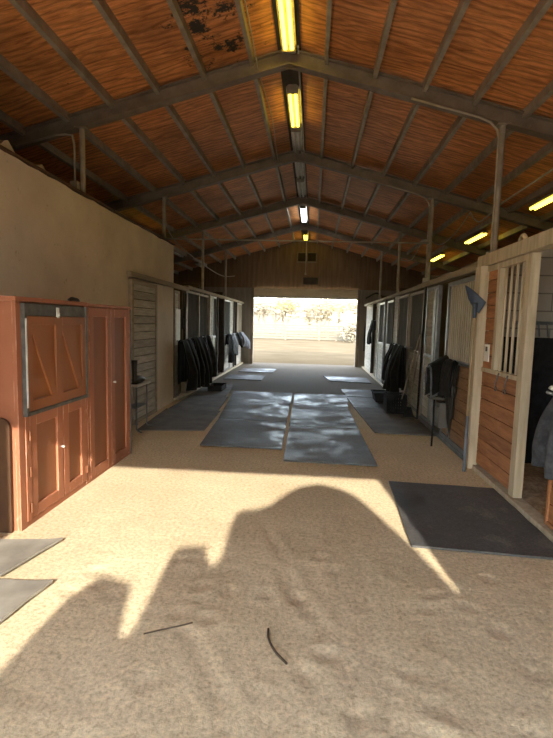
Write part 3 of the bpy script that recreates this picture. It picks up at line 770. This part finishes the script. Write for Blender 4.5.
# hatch: grey metal surround, header strip, brown double braced board
h0, h1, g0, g1 = .875, 1.685, 3.255, 4.205
m = MB(); x = CF
m.box(x, x + .035, g0, g0 + .035, h0, h1 + .005, .004).box(x, x + .035, g1 - .03, g1, h0, h1 + .005, .004).box(x, x + .040, g0, g1, h0 - .02, h0 + .008, .004)
m.build('hatch_surround', 'trim', o)
m = MB(); m.box(x, x + .022, g0 + .035, g1 - .03, 1.60, 1.69, .004); m.build('hatch_header', 'trim', o)
m = MB(); m.box(x + .0, x + .014, g0 + .035, g1 - .03, h0 + .008, 1.60, .002); m.build('hatch_board', 'rust', o)
hb = o.children[-1]
fm = MB(); gy = (g0 + .035, (g0 + g1) / 2 + .0, g1 - .03); xx0, xx1 = x + .012, x + .030
fm.box(xx0, xx1, gy[0], gy[0] + .06, h0 + .01, 1.595, .003).box(xx0, xx1, gy[2] - .06, gy[2], h0 + .01, 1.595, .003).box(xx0, xx1, gy[1] - .05, gy[1] + .05, h0 + .01, 1.595, .003)
fm.box(xx0, xx1, gy[0] + .06, gy[1] - .05, h0 + .01, h0 + .09, .003).box(xx0, xx1, gy[1] + .05, gy[2] - .06, h0 + .01, h0 + .09, .003)
fm.box(xx0, xx1, gy[0] + .06, gy[1] - .05, 1.53, 1.595, .003).box(xx0, xx1, gy[1] + .05, gy[2] - .06, 1.53, 1.595, .003)
fm.build('hatch_frame', 'rust', hb)
for a, c in ((gy[0] + .06, gy[1] - .05), (gy[1] + .05, gy[2] - .06)):
    b = MB(); zt, zb_ = 1.53, h0 + .09; w = .085
    b.prism([(a, zt), (a, zt - w * .6), (c - w * .8, zb_), (c, zb_), (c, zb_ + w * .6), (a + w * .8, zt)], 'x', xx0, xx1 - .002); b.build('diagonal_brace', 'rust', hb)
b = MB(); b.box(x + .02, x + .032, 3.70, 3.735, 1.585, 1.67, .003); b.box(x + .030, x + .042, 3.708, 3.727, 1.60, 1.63, .003); b.build('latch', 'white', hb)
b = MB(); b.box(x + .028, x + .040, g0 + .005, g0 + .022, .92, 1.58, .003); b.build('white_edge_strip', 'white', o)

o = thing('locker_cupboard', 'tall red cupboard with two full height panelled doors', 'cupboard', (-2.4, 4.79, 0), 'red cupboards')
m = MB(); m.box(-2.66, CF - .022, 4.262, 5.30, .0, 1.70, .004); m.build('carcass', 'red', o)
m = MB(); m.box(-2.66, CF + .010, 4.262, 5.31, 1.70, 1.73, .005); m.build('top_board', 'red', o)
m = MB(); m.box(CF - .024, CF + .002, 4.262, 4.295, 0, 1.70, .004).box(CF - .024, CF + .002, 5.262, 5.30, 0, 1.70, .004).box(CF - .024, CF, 4.295, 5.262, 0, .03, .003); m.build('face_frame', 'red', o)
recessed_door(o, 'door', 4.30, 4.775, .035, 1.69, .085, 'redpanel', knob=None)
recessed_door(o, 'door', 4.785, 5.26, .035, 1.69, .085, 'redpanel', knob=(4.825, .92))
m = MB(); m.box(CF - .03, CF + .012, 5.30, 5.315, 0, 1.70, .003); m.build('edge_strip', 'trim', o)
for z in (.25, 1.4): hinge(o, 5.255, z)
for z in (.25, 1.4): hinge(o, 4.305, z)
# brown board leaning on the cupboard end, its rounded corner shaped after a shadow
m = MB(); rc = [(-2.62, .0), (-2.16, .0), (-2.155, .75)] + [(-2.155 - .07 + .07 * math.cos(a), .79 + .07 * math.sin(a)) for a in [i * PI / 12 for i in range(7)]] + [(-2.62, .88)]
m.prism(rc, 'y', 3.165, 3.185)
tag(m.build('leaning_board', 'board'), 'dark brown board with corner rounded after a shadow leaning on the red cupboard end', 'board')
# small dark clump on top of the cupboards
m = MB(); m.tube([(-2.25, 4.20, 1.75), (-2.25, 4.26, 1.765), (-2.24, 4.34, 1.755), (-2.25, 4.40, 1.75)], [.012, .02, .022, .01], 8)
tag(m.build('hoof_pick', 'leather', smooth=True), 'small dark tool lying on top of the red cupboards', 'tool')

# ------------------------------------------------------------------ shelf stand with boot beside the cupboard
o = thing('side_stand', 'small grey metal stand with curved feet beside the red locker', 'stand', (-2.42, 6.5, 0))
m = MB(); m.box(-2.60, -2.36, 6.20, 6.72, .66, .685, .006); m.build('stand_top', 'fixpale', o)
for y in (6.26, 6.66):
    for x in (-2.56, -2.40):
        m = MB(); m.tube([(x, y, .66), (x, y, .06), (x + .02, y, .040), (x + .09 * (1 if x > -2.5 else -.3), y + (.03 if y > 6.4 else -.06), .036)], .011, 8); m.build('leg', 'galv', o, True)
m = MB(); m.box(-2.57, -2.40, 6.25, 6.67, .35, .365, .003); m.build('shelf', 'galv', o)
def boot(y, label):
    o = thing('riding_boot', label, 'boot', (-2.44, y, .685))
    m = MB(); m.tube([(-2.46, y - .07, .70), (-2.46, y - .07, .78), (-2.46, y - .075, .88), (-2.46, y - .08, .98), (-2.46, y - .08, 1.02)], [.034, .034, .036, .042, .044], 12)
    m.build('shaft', 'leather', o, True)
    m = MB(); m.tube([(-2.46, y - .11, .735), (-2.46, y - .08, .735), (-2.455, y, .75), (-2.445, y + .08, .745), (-2.43, y + .15, .73), (-2.425, y + .18, .72)], [.025, .045, .052, .048, .042, .014], 12)
    m.build('foot', 'leather', o, True)
    m = MB(); m.box(-2.50, -2.42, y - .11, y - .03, .685, .71, .004).box(-2.495, -2.425, y - .03, y + .15, .685, .70, .004); m.build('sole', 'blackplastic', o)
boot(6.42, 'black riding boot standing on the small stand by the red locker')

# ------------------------------------------------------------------ draped blankets and coats
def drape(name, mat, label, cat, xb, s, ya, yb, ztop, front, back, depth=.12, folds=5, amp=.03, pinch=0.0, tilt=0.0, seed=1, group=None, parts=True, taper=0.0, barlen=None, hem=.05):
    """cloth hung over a bar that runs along y at x=xb; s=+1: hung on the right wall (aisle is -x)"""
    nu, nv = 44, 40; bm = bmesh.new(); rows = []
    out = -s
    for j in range(nv + 1):
        v = j / nv; row = []
        for i in range(nu + 1):
            u = i / nu
            hm = hem * noise.noise(Vector((u * 3, seed, 1.5)))
            F = front + hm + tilt * (u - .5); Bk = back - hm
            L = F + Bk + .10; d = v * L
            if d < Bk: x = -.017; z = ztop - (Bk - d); down = (Bk - d) / max(Bk, .01); side = -1
            elif d < Bk + .10:
                a = (d - Bk) / .10 * PI; x = -.017 * math.cos(a); z = ztop + .017 * math.sin(a); down = 0; side = 0
            else: x = .017; z = ztop - (d - Bk - .10); down = (d - Bk - .10) / F; side = 1
            dn = min(1, down)
            ym = (ya + yb) / 2; half = (yb - ya) / 2
            wd = 1 - pinch * (1 - dn) ** 1.5 - taper * dn
            y = ym + (u - .5) * 2 * half * wd
            f = math.sin(u * folds * 2 * PI + seed + 1.1 * math.sin(u * 7 + seed) + dn * .8) * amp * (.25 + dn)
            f += .03 * noise.noise(Vector((u * 4, z * 4, seed * 3.1)))
            bulge = depth * math.sin(min(1, dn * 1.15) * PI * .6) * (.7 + .3 * math.sin(PI * u))
            if side >= 0: x += (bulge + f + .02) * (1 if side > 0 else 0.5)
            else: x -= .01 + f * .3
            z += .02 * math.sin(u * 9 + seed) * (1 - dn) * .5
            row.append(bm.verts.new((xb + out * x, y + .012 * noise.noise(Vector((z * 5, u * 2, seed))), z)))
        rows.append(row)
    for a, c in zip(rows, rows[1:]):
        for i in range(nu): bm.faces.new((a[i], a[i + 1], c[i + 1], c[i]))
    m = MB(); m.bm.free(); m.bm = bm
    o = thing(name, label, cat, (xb, (ya + yb) / 2, ztop), group)
    c = m.build('cloth', mat, o, True)
    md = c.modifiers.new('thick', 'SOLIDIFY'); md.thickness = .012; md.offset = 0
    return o
def bar(x, ya, yb, z, label, s):
    o = thing('hanging_bar', label, 'bar', (x, (ya + yb) / 2, z), 'blanket bars')
    m = MB(); m.tube([(x, ya, z), (x, yb, z)], .014, 8); m.build('rod', 'galv', o, True)
    for y in (ya + .03, yb - .03):
        m = MB(); m.tube([(x, y, z), (x + s * .11, y, z)], .010, 6); m.build('bracket', 'galv', o, True)
# left group
bar(-2.57, 9.02, 9.70, 1.18, 'bar on the left stalls holding the nearest black blanket', -1)
drape('horse_blanket', 'black', 'nearest black horse blanket hanging past the beige wall on the left', 'blanket', -2.57, -1, 8.93, 9.74, 1.18, .97, .84, .22, 3, .04, .05, .0, 2, 'dark blankets on the left')
bar(-2.57, 9.84, 11.9, 1.21, 'bar on the left stalls holding two black blankets', -1)
drape('horse_blanket', 'black', 'big black horse blanket hanging below the first left slatted door', 'blanket', -2.57, -1, 9.80, 10.80, 1.21, 1.06, .84, .22, 3, .06, .12, .05, 5, 'dark blankets on the left')
drape('horse_blanket', 'black2', 'charcoal horse blanket hanging beside the whitish left boards', 'blanket', -2.57, -1, 10.90, 11.55, 1.21, .95, .84, .18, 2, .05, .15, -.2, 8, 'dark blankets on the left')
drape('barn_coat', 'black', 'long black coat hanging past the dark opening on the left', 'coat', -2.59, -1, 13.95, 14.75, 1.18, .86, .3, .10, 3, .03, .35, 0, 3)
drape('barn_coat', 'bluegrey', 'pale grey coat hanging next to the long black coat', 'coat', -2.59, -1, 14.85, 15.5, 1.18, .66, .3, .10, 3, .03, .4, .1, 4)
drape('horse_blanket', 'bluegrey', 'pale blue grey blanket bundle hung by the far left door', 'blanket', -2.57, -1, 16.36, 17.3, 1.19, .55, .4, .24, 4, .045, .25, .1, 9)
drape('horse_blanket', 'black2', 'dark blanket tucked under the pale bundle by the far left door', 'blanket', -2.60, -1, 15.80, 16.25, 1.19, .45, .4, .14, 3, .03, .3, .1, 6)
bar(-2.59, 13.9, 15.6, 1.18, 'bar holding coats on the far left stalls', -1)
bar(-2.585, 15.75, 17.4, 1.19, 'bar holding the pale bundle on the far left stalls', -1)
m = MB(); m.box(-2.682, -2.655, 9.0, 9.30, 1.10, 1.80, .004)  # added board; its white paint stands in for a bright window-lit patch
tag(m.build('lit_patch_board', 'white'), 'small board, white to stand for window light, on the first left stall panel', 'board')
# dark halter hung on the left opening
o = thing('halter', 'black halter with lead rope hanging in the first left stall opening', 'halter', (-2.64, 9.52, 1.9))
m = MB()
for k in range(4):
    pts = [(-2.64 + .02 * math.sin(k), 9.44 + .05 * k + .035 * math.cos(t) + .01 * k, 1.62 - .27 * math.cos(t * .5) ** 1 * (1 if t < PI * 2 else 1) + .06 * math.sin(t) + .25 - .22 * (1 - math.cos(t)) ) for t in [i * PI / 8 for i in range(17)]]
    m.tube(pts, .014, 6)
m.build('strap', 'leather', o, True)
m = MB(); m.tube([(-2.635, 9.52, 1.85), (-2.63, 9.47, 1.5), (-2.63, 9.50, 1.2), (-2.62, 9.55, 1.1)], .016, 7); m.build('lead_rope', 'black2', o, True)
# boot tray
o = thing('boot_tray', 'low dark tray on the mats below the charcoal blanket on the left', 'tray', (-2.14, 10.55, .03))
m = MB(); m.box(-2.30, -2.00, 10.28, 10.85, .024, .04, .003); m.build('tray_bottom', 'blackplastic', o)
m = MB()
m.box(-2.31, -2.295, 10.27, 10.86, .024, .14, .003).box(-2.005, -1.99, 10.27, 10.86, .024, .14, .003).box(-2.295, -2.005, 10.27, 10.285, .024, .14, .003).box(-2.295, -2.005, 10.845, 10.86, .024, .14, .003)
m.build('tray_side', 'blackplastic', o)

# right: black blankets above the crate
bar(1.77, 9.0, 10.75, 1.185, 'bar on the right stalls holding the black blankets', 1)
drape('horse_blanket', 'black', 'big black horse blanket hanging above the crate on the right', 'blanket', 1.77, 1, 9.05, 10.22, 1.185, .92, .84, .17, 3, .05, .25, -.05, 11, 'dark blankets on the right')
drape('horse_blanket', 'black', 'second black blanket half hidden behind the big one on the right', 'blanket', 1.78, 1, 10.36, 10.72, 1.185, .80, .7, .14, 2, .03, .2, .05, 12, 'dark blankets on the right')
drape('horse_blanket', 'black2', 'charcoal blanket hung in the far right gap', 'blanket', 1.84, 1, 14.25, 15.0, 1.72, .70, .3, .08, 3, .03, .35, .05, 13)
bar(1.84, 14.19, 15.07, 1.72, 'short bar in the far right gap', 1)
# crate
def crate():
    x0, x1, y0, y1, z0, z1 = 1.36, 1.70, 8.40, 8.80, .026, .36
    o = thing('plastic_crate', 'black perforated crate standing below the black blankets on the right', 'crate', (1.53, 8.6, .026))
    m = MB(); m.box(x0, x1, y0, y1, z0, z0 + .015, .003); m.build('crate_bottom', 'blackplastic', o)
    def wall(horizontal, c):
        m = MB(); t = .008; n = 8; a0, a1 = (x0, x1) if horizontal else (y0, y1)
        def bx(u0, u1, z_0, z_1):
            if horizontal: m.box(u0, u1, c - t, c + t, z_0, z_1)
            else: m.box(c - t, c + t, u0, u1, z_0, z_1)
        for k in range(n + 1):
            u = a0 + (a1 - a0) * k / n; bx(max(a0, u - .012), min(a1, u + .012), z0 + .015, z1 - .03)
        for k in range(6):
            z = z0 + .02 + (z1 - z0 - .07) * k / 5; bx(a0, a1, z - .008, z + .010)
        bx(a0 - .008, a1 + .008, z1 - .03, z1)
        m.build('crate_wall', 'blackplastic', o)
    wall(True, y0); wall(True, y1); wall(False, x0); wall(False, x1)
crate()
m = MB(); o = thing('feed_tub', 'low black tub on the mat behind the perforated crate', 'tub', (1.5, 9.85, .026))
m.prism([(1.33, .026), (1.66, .026), (1.70, .20), (1.29, .20)], 'y', 9.6, 10.1); m.build('tub_body', 'blackplastic', o)
m = MB(); m.box(1.275, 1.315, 9.585, 10.115, .195, .215, .004).box(1.675, 1.715, 9.585, 10.115, .195, .215, .004).box(1.315, 1.675, 9.585, 9.61, .195, .215, .004).box(1.315, 1.675, 10.09, 10.115, .195, .215, .004); m.build('rim', 'blackplastic', o)
# leaning tools
o = thing('pitchfork', 'pitchfork leaning with its long dull handle behind the crate', 'fork', (1.72, 8.33, .03))
m = MB(); m.tube([(1.60, 8.35, .30), (1.84, 8.28, 1.45)], .011, 8); m.build('handle', 'steel', o, True)
m = MB(); m.box(1.50, 1.70, 8.335, 8.365, .275, .30, .004)
for k in range(6):
    x = 1.51 + k * .036; m.tube([(x, 8.35, .28), (x - .015, 8.36, .16), (x + .01, 8.37, .032)], [.005, .005, .002], 6)
m.build('tines', 'blackplastic', o)
o = thing('broom', 'dark handled broom leaning beside the perforated crate', 'broom', (1.76, 8.17, .03))
m = MB(); m.tube([(1.70, 8.18, .20), (1.845, 8.12, 1.55)], .012, 8); m.build('handle', 'steel', o, True)
m = MB(); m.prism([(1.60, .026), (1.78, .026), (1.73, .20), (1.66, .20)], 'y', 8.13, 8.19); m.build('bristle_head', 'black2', o)
o = thing('stall_pole', 'tall dark pipe standing against the stalls beside the broom', 'pole', (1.82, 7.98, .026))
m = MB(); m.tube([(1.80, 7.98, .026), (1.83, 7.98, 2.24)], .018, 8); m.build('pipe', 'blackplastic', o, True)
m = MB(); m.box(1.76, 1.845, 7.94, 8.02, .0, .026, .003); m.build('foot_plate', 'steel', o)

# saddle pads on a fold-out rack, right
o = thing('saddle_rack', 'black fold out saddle rack on a leg beside the brown stall door', 'rack', (1.7, 6.75, 0))
m = MB(); m.tube([(1.86, 6.55, 1.10), (1.64, 6.55, .98), (1.62, 6.60, .97), (1.64, 6.65, .98), (1.86, 6.65, 1.10)], .014, 8); m.build('arm', 'blackplastic', o, True)
m = MB(); m.tube([(1.70, 6.56, .62), (1.66, 6.40, .3), (1.62, 6.26, .012)], .013, 8); m.build('leg', 'blackplastic', o, True)
m = MB(); m.box(1.64, 1.86, 6.50, 6.72, .60, .635, .004); m.build('shelf', 'slatdark', o)
m = MB(); m.tube([(1.85, 6.55, 1.10), (1.85, 6.55, .62)], .012, 8).tube([(1.85, 6.65, 1.10), (1.85, 6.65, .62)], .012, 8); m.build('upright', 'blackplastic', o, True)
def pad(name, mat, label, x0, x1, yc, ztop, halfw, drop, th, seed, slope=0):
    """a pad folded over an arm that runs along x"""
    bm = bmesh.new(); nu, nv = 14, 30; rows = []
    for j in range(nv + 1):
        v = j / nv * 2 - 1; row = []
        for i in range(nu + 1):
            u = i / nu; a = abs(v)
            yy = yc + (1 if v > 0 else -1) * halfw * min(1, a * 2.2) ** .7 + (1 if v > 0 else -1) * .03 * a
            z = ztop - drop * max(0, a - .25) / .75 - .05 * (min(1, a * 2.2)) ** 2 - slope * (1 - u) + .012 * noise.noise(Vector((u * 4, v * 4, seed)))
            row.append(bm.verts.new((x0 + (x1 - x0) * u + .015 * noise.noise(Vector((v * 3, u, seed))) + .03 * a * (1 if u < .5 else -1) * .3, yy + .012 * noise.noise(Vector((u * 5, v * 5, seed + 4))), z)))
        rows.append(row)
    for a, c in zip(rows, rows[1:]):
        for i in range(nu): bm.faces.new((a[i], a[i + 1], c[i + 1], c[i]))
    m = MB(); m.bm.free(); m.bm = bm
    o = m.build(name, mat, smooth=True)
    md = o.modifiers.new('thick', 'SOLIDIFY'); md.thickness = th; md.offset = 1
    tag(o, label, 'saddle pad'); return o
pad('saddle_pad', 'black', 'black saddle pad folded on the rack, outermost of three', 1.62, 1.85, 6.60, 1.20, .15, .34, .014, 3, slope=.14)
pad('saddle_pad', 'grey', 'grey edged saddle pad folded between the two black ones on the rack', 1.60, 1.85, 6.60, 1.175, .125, .37, .014, 6, slope=.14)
pad('saddle_pad', 'black2', 'charcoal saddle pad folded innermost on the rack', 1.61, 1.85, 6.60, 1.150, .10, .33, .014, 9, slope=.14)
o = thing('bridle', 'black leather bridle straps hanging below the saddle pads', 'bridle', (1.78, 6.2, 1.12))
m = MB()
for k, (y, zb_) in enumerate(((6.08, .42), (6.16, .22), (6.24, .34), (6.34, .55), (6.02, .7))):
    m.tube([(1.835, y, 1.12), (1.80, y + .03, .85), (1.80, y - .02, zb_ + .15), (1.815, y + .03, zb_)], [.016, .024, .026, .014], 6)
m.build('strap', 'leather', o, True)
m = MB(); m.tube(arc((1.80, 6.17, .20), .045, 0, 2 * PI * .95, (0, 1, 0), (0, 0, 1), 12), .008, 6); m.build('bit_ring', 'galv', o, True)
m = MB(); m.tube([(1.84, 5.95, 1.13), (1.84, 6.4, 1.13)], .012, 6); m.build('hook_bar', 'galv', o, True)
drape('saddle_cloth', 'black2', 'charcoal saddle cloth hung flat against the brown stall door', 'cloth', 1.80, 1, 6.02, 6.42, 1.15, .46, .2, .05, 2, .02, .1, 0, 21)
o = thing('grooming_box', 'grey bracket box hung under the saddle pads', 'box', (1.79, 6.5, .28))
m = MB(); m.box(1.72, 1.85, 6.36, 6.58, .24, .58, .006); m.build('box_body', 'slatdark', o)
m = MB(); m.box(1.705, 1.721, 6.38, 6.56, .30, .52, .004); m.build('front_plate', 'trim', o)

# blue manure fork leaning by the wooden post
o = thing('manure_fork', 'blue plastic manure fork leaning head up against the wooden post', 'fork', (1.74, 5.3, .0))
m = MB(); m.tube([(1.735, 5.27, .60), (1.74, 5.29, 1.2), (1.75, 5.31, 1.86)], .014, 8); m.build('handle', 'handle', o, True)
bm = bmesh.new(); W = 10; H = 8; rows = []
for j in range(H + 1):
    t = j / H; row = []
    for i in range(W + 1):
        u = i / W
        # lower edge runs from the throat to the right corner, upper edge from the far tip to the right shoulder
        lo = Vector((1.655, 0, 1.91)).lerp(Vector((1.80, 0, 1.75)), u); hi = Vector((1.60, 0, 2.04)).lerp(Vector((1.85, 0, 1.87)), u)
        p = lo.lerp(hi, t); dish = math.sin(PI * u)
        row.append(bm.verts.new((p.x, 5.315 - .05 * t + .045 * dish - .05 * (1 - u), p.z + .03 * dish * t)))
    rows.append(row)
for a, c in zip(rows, rows[1:]):
    for i in range(W): bm.faces.new((a[i], a[i + 1], c[i + 1], c[i]))
m = MB(); m.bm.free(); m.bm = bm; c = m.build('fork_head', 'blue', o, True)
md = c.modifiers.new('t', 'SOLIDIFY'); md.thickness = .012
m = MB(); m.tube([(1.745, 5.30, 1.70), (1.75, 5.305, 1.86)], [.019, .028], 10); m.build('socket', 'blue', o, True)
m = MB(); m.tube([(1.725, 5.24, .0), (1.735, 5.27, .62)], .017, 8); m.build('grip', 'bluedull', o, True)

# grey blanket in the right foreground
bar(1.80, 3.0, 3.70, 1.12, 'bar on the low red half door holding the grey blanket', 1)
drape('horse_blanket', 'greydark', 'slate grey horse blanket bunched on a hook at the right edge', 'blanket', 1.80, 1, 2.98, 3.72, 1.12, .54, .3, .09, 3, .03, .5, -.02, 17, taper=.12)
m = MB(); m.tube([(1.875, 3.62, 1.155), (1.79, 3.60, 1.155), (1.77, 3.60, 1.175)], [.012, .012, .02], 8)
tag(m.build('wall_hook', 'fixpale', smooth=True), 'small white hook above the grey blanket at the right edge', 'hook')

# twigs on the floor
cable('twig', [(-.80, 2.17, .018), (-.71, 2.22, .016), (-.64, 2.25, .019), (-.58, 2.29, .016)], .004, 'twig', 'thin straight twig on the dirt, left one', 'twig')
cable('twig', [(-.18, 2.29, .012), (-.17, 2.21, .014), (-.13, 2.12, .016), (-.07, 2.05, .012)], .006, 'twig', 'dark curved twig on the dirt in the middle foreground', 'twig')
# end-wall hose
cable('hose', [(1.9, 17.74, 2.55), (2.3, 17.74, 2.75), (2.55, 17.74, 2.5), (2.2, 17.74, 2.1), (1.95, 17.74, 1.6), (1.93, 17.74, .6)], .03, 'leather', 'dark hose hanging on the end wall right of the far door', 'hose')

# ------------------------------------------------------------------ outside beyond the far door
o = thing('yard_fence', 'white board fence across the yard beyond the far door', 'fence', (-1, 45, -.04))
for k in range(-4, 6):
    x = -2.6 + 3.2 * k
    m = MB(); m.box(x - .09, x + .09, 44.9, 45.08, -.04, 1.62, .01); m.build('fence_post', 'brush', o)
for k in range(-4, 5):
    x = -2.6 + 3.2 * k + .1
    m = MB()
    for j in range(6):
        m.box(x, x + 3.0, 44.97, 45.01, .02 + j * .24, .22 + j * .24)
    m.build('fence_panel', 'fence', o)
m = MB(); m.box(-15.5, 13.5, 44.93, 45.05, 1.52, 1.62, .01); m.build('top_rail', 'brush', o)
def tree(x, y, h, spread, seed, bloom, label):
    rt = random.Random(seed); o = thing('dry_tree', label, 'tree', (x, y, -.04), 'trees beyond the fence')
    br = MB(); lf = MB(); bl = MB(); nb = [0]
    def leaf(m, p, s):
        a = Vector((rt.gauss(0, 1), rt.gauss(0, 1), rt.gauss(0, 1))).normalized(); b2 = a.orthogonal().normalized()
        m.quad(p - a * s, p + b2 * s * .5, p + a * s, p - b2 * s * .5)
    def grow(p, d, L, r, dep):
        q = p + d * L * .5 + Vector((rt.gauss(0, .06), rt.gauss(0, .06), 0)) * L; e = p + d * L
        br.tube([p, q, e], [r, r * .8, r * .6], 5, False)
        if dep == 0:
            for _ in range(30): leaf(lf, e + Vector((rt.gauss(0, .45), rt.gauss(0, .45), rt.gauss(0, .4))), rt.uniform(.06, .14))
            if bloom and rt.random() < bloom:
                for _ in range(12): leaf(bl, e + Vector((rt.gauss(0, .3), rt.gauss(0, .3), rt.gauss(0, .25))), rt.uniform(.07, .12)); nb[0] += 1
            return
        for _ in range(rt.choice((3, 3, 4))):
            nd_ = (d + Vector((rt.gauss(0, .55) * spread, rt.gauss(0, .55) * spread, rt.uniform(-.1, .5)))).normalized()
            grow(e, nd_, L * rt.uniform(.6, .8), r * .62, dep - 1)
    for _ in range(2): grow(Vector((x, y, -.1)), Vector((rt.gauss(0, .15), 0, 1)).normalized(), h * .33, h * .018, 3)
    br.build('trunk', 'brush', o); lf.build('foliage', 'leafdry', o)
    if nb[0]: bl.build('blossom', 'bloom', o)
    else: bl.bm.free()
tree(-5.6, 52, 4.6, 1.2, 1, .0, 'pale bare tree beyond the fence at the left door edge')
tree(-3.2, 49, 4.9, 1.3, 2, .75, 'tree with bright yellow blossom beyond the fence, left of centre')
tree(-.4, 55, 4.4, 1.2, 3, .1, 'pale dry tree beyond the fence in the middle of the doorway')
tree(1.6, 50, 4.6, 1.3, 4, .2, 'pale dry tree with few yellow blossoms right of the middle')
tree(4.4, 47, 4.4, 1.2, 5, .45, 'yellow tipped tree at the right edge of the doorway')
tree(-4.4, 58, 5.2, 1.3, 11, .15, 'taller pale tree standing behind the blossoming one')
tree(.8, 60, 5.0, 1.3, 12, .1, 'tall pale tree farthest back in the middle of the doorway')
tree(3.0, 56, 5.2, 1.3, 13, .2, 'taller pale tree behind the fence on the right')
tree(3.6, 42, 2.0, 1.5, 6, 0, 'low bare shrub in front of the fence on the right')
tree(-10.5, 53, 5.0, 1.3, 8, .2, 'dry tree beyond the fence hidden left of the doorway')
tree(9.5, 52, 5.0, 1.3, 9, .2, 'dry tree beyond the fence hidden right of the doorway')
o = thing('yard_shed', 'cream shed beyond the fence at the left of the doorway', 'shed', (-7, 74, 0))
m = MB(); m.box(-10, -4.4, 72, 77, -.04, 2.8, .02); m.build('shed_wall', 'stucco', o)
m = MB(); m.prism([(-10.3, 2.8), (-4.1, 2.8), (-7.2, 3.7)], 'y', 71.7, 77.3); m.build('shed_roof', 'stucco', o)
m = MB(); m.prism([(-40, -.04), (40, -.04), (40, 2.4), (25, 3.0), (5, 2.6), (-12, 3.1), (-40, 2.5)], 'y', 90, 95)
tag(m.build('hill', 'leafdry'), 'pale bank closing the view behind the trees', 'hill')

# ------------------------------------------------------------------ outside the entrance, behind the viewer
o = thing('shadow_caster', 'unseen shadow caster added behind the viewer, built as a trailer with a tarpaulin covered load', 'shadow caster', (.6, -3.3, -.04))
prof = [(-1.02, 1.15), (-1.0, 2.42), (-.93, 2.66), (-.81, 2.80), (-.60, 2.76), (-.56, 2.60), (-.52, 2.52), (-.48, 2.56), (-.43, 2.95), (-.38, 3.01), (-.21, 3.02), (-.18, 2.93), (-.13, 2.89), (-.09, 2.94), (-.06, 3.18), (-.03, 3.30), (.03, 3.355), (.14, 3.36), (.27, 3.42), (.40, 3.55), (.55, 3.66), (.76, 3.72), (.95, 3.67), (1.07, 3.59), (1.14, 3.46), (1.19, 3.34), (1.25, 3.20), (1.31, 3.06), (1.37, 2.85), (1.55, 2.62), (2.5, 2.5), (2.5, 1.15)]  # added to shade the floor: outline follows the wanted shadow, trailer is invented
m = MB(); m.prism(prof, 'y', -3.7, -3.0)
for v in m.bm.verts: v.co.x += (-3.0 - v.co.y) * .11 + .18
m.build('shadow_profile', 'tarp', o)
m = MB(); m.box(-1.1, 2.6, -3.8, -2.95, 1.02, 1.15, .01); m.build('deck', 'steel', o)
for x in (-.6, 2.1):
    for y in (-3.62, -3.12):
        m = MB(); m.tube([(x - .12, y, .49), (x + .12, y, .49)], .53, 20); m.build('wheel', 'blackplastic', o)

# ------------------------------------------------------------------ light
w = bpy.data.worlds.new('sky'); SC.world = w; w.use_nodes = True; nt = w.node_tree
bg = nt.nodes['Background']; sky = nt.nodes.new('ShaderNodeTexSky'); sky.sky_type = 'NISHITA'
sky.sun_disc = False; sky.sun_elevation = math.radians(26); sky.sun_rotation = math.radians(175); sky.dust_density = .2; sky.air_density = 1.0; sky.ozone_density = 1.0
mx = nt.nodes.new('ShaderNodeMix'); mx.data_type = 'RGBA'; mx.inputs[0].default_value = .62
hs = nt.nodes.new('ShaderNodeVectorMath'); hs.operation = 'SCALE'; hs.inputs['Scale'].default_value = .46
nt.links.new(sky.outputs[0], hs.inputs[0]); nt.links.new(hs.outputs[0], mx.inputs[6]); mx.inputs[7].default_value = (1.0, .93, .80, 1)
nt.links.new(mx.outputs[2], bg.inputs['Color']); bg.inputs['Strength'].default_value = 5.8
sl = bpy.data.lights.new('sun', 'SUN'); sl.energy = 7.2; sl.angle = math.radians(.53); sl.color = (1.0, .93, .80)
so = bpy.data.objects.new('sun', sl); COL.objects.link(so)
# the sun stands behind the viewer, low and a little to the right: it drops .49 m per metre of aisle
dirv = Vector((-.11, 1.0, -.49)).normalized()
so.rotation_euler = dirv.to_track_quat('-Z', 'Y').to_euler(); so.location = (2, -12, 9)

# ------------------------------------------------------------------ camera
cam = bpy.data.cameras.new('camera'); co = bpy.data.objects.new('camera', cam); COL.objects.link(co)
R0 = ((0.99665406, 0.07748640, 0.02601049), (0.03351208, -0.09714171, -0.99470620), (-0.07454950, 0.99224964, -0.09941341))
mw = Matrix(((R0[0][0], -R0[1][0], -R0[2][0], 0), (R0[0][1], -R0[1][1], -R0[2][1], 0), (R0[0][2], -R0[1][2], -R0[2][2], 1.6), (0, 0, 0, 1)))
co.matrix_world = mw
cam.sensor_fit = 'HORIZONTAL'; cam.sensor_width = 36; cam.lens = 470 / 553 * 36; cam.clip_start = .05; cam.clip_end = 500
SC.camera = co
vs = SC.view_settings; vs.view_transform = 'Standard'; vs.look = 'None'; vs.exposure = 0.53; vs.gamma = 1.0; vs.use_curve_mapping = False
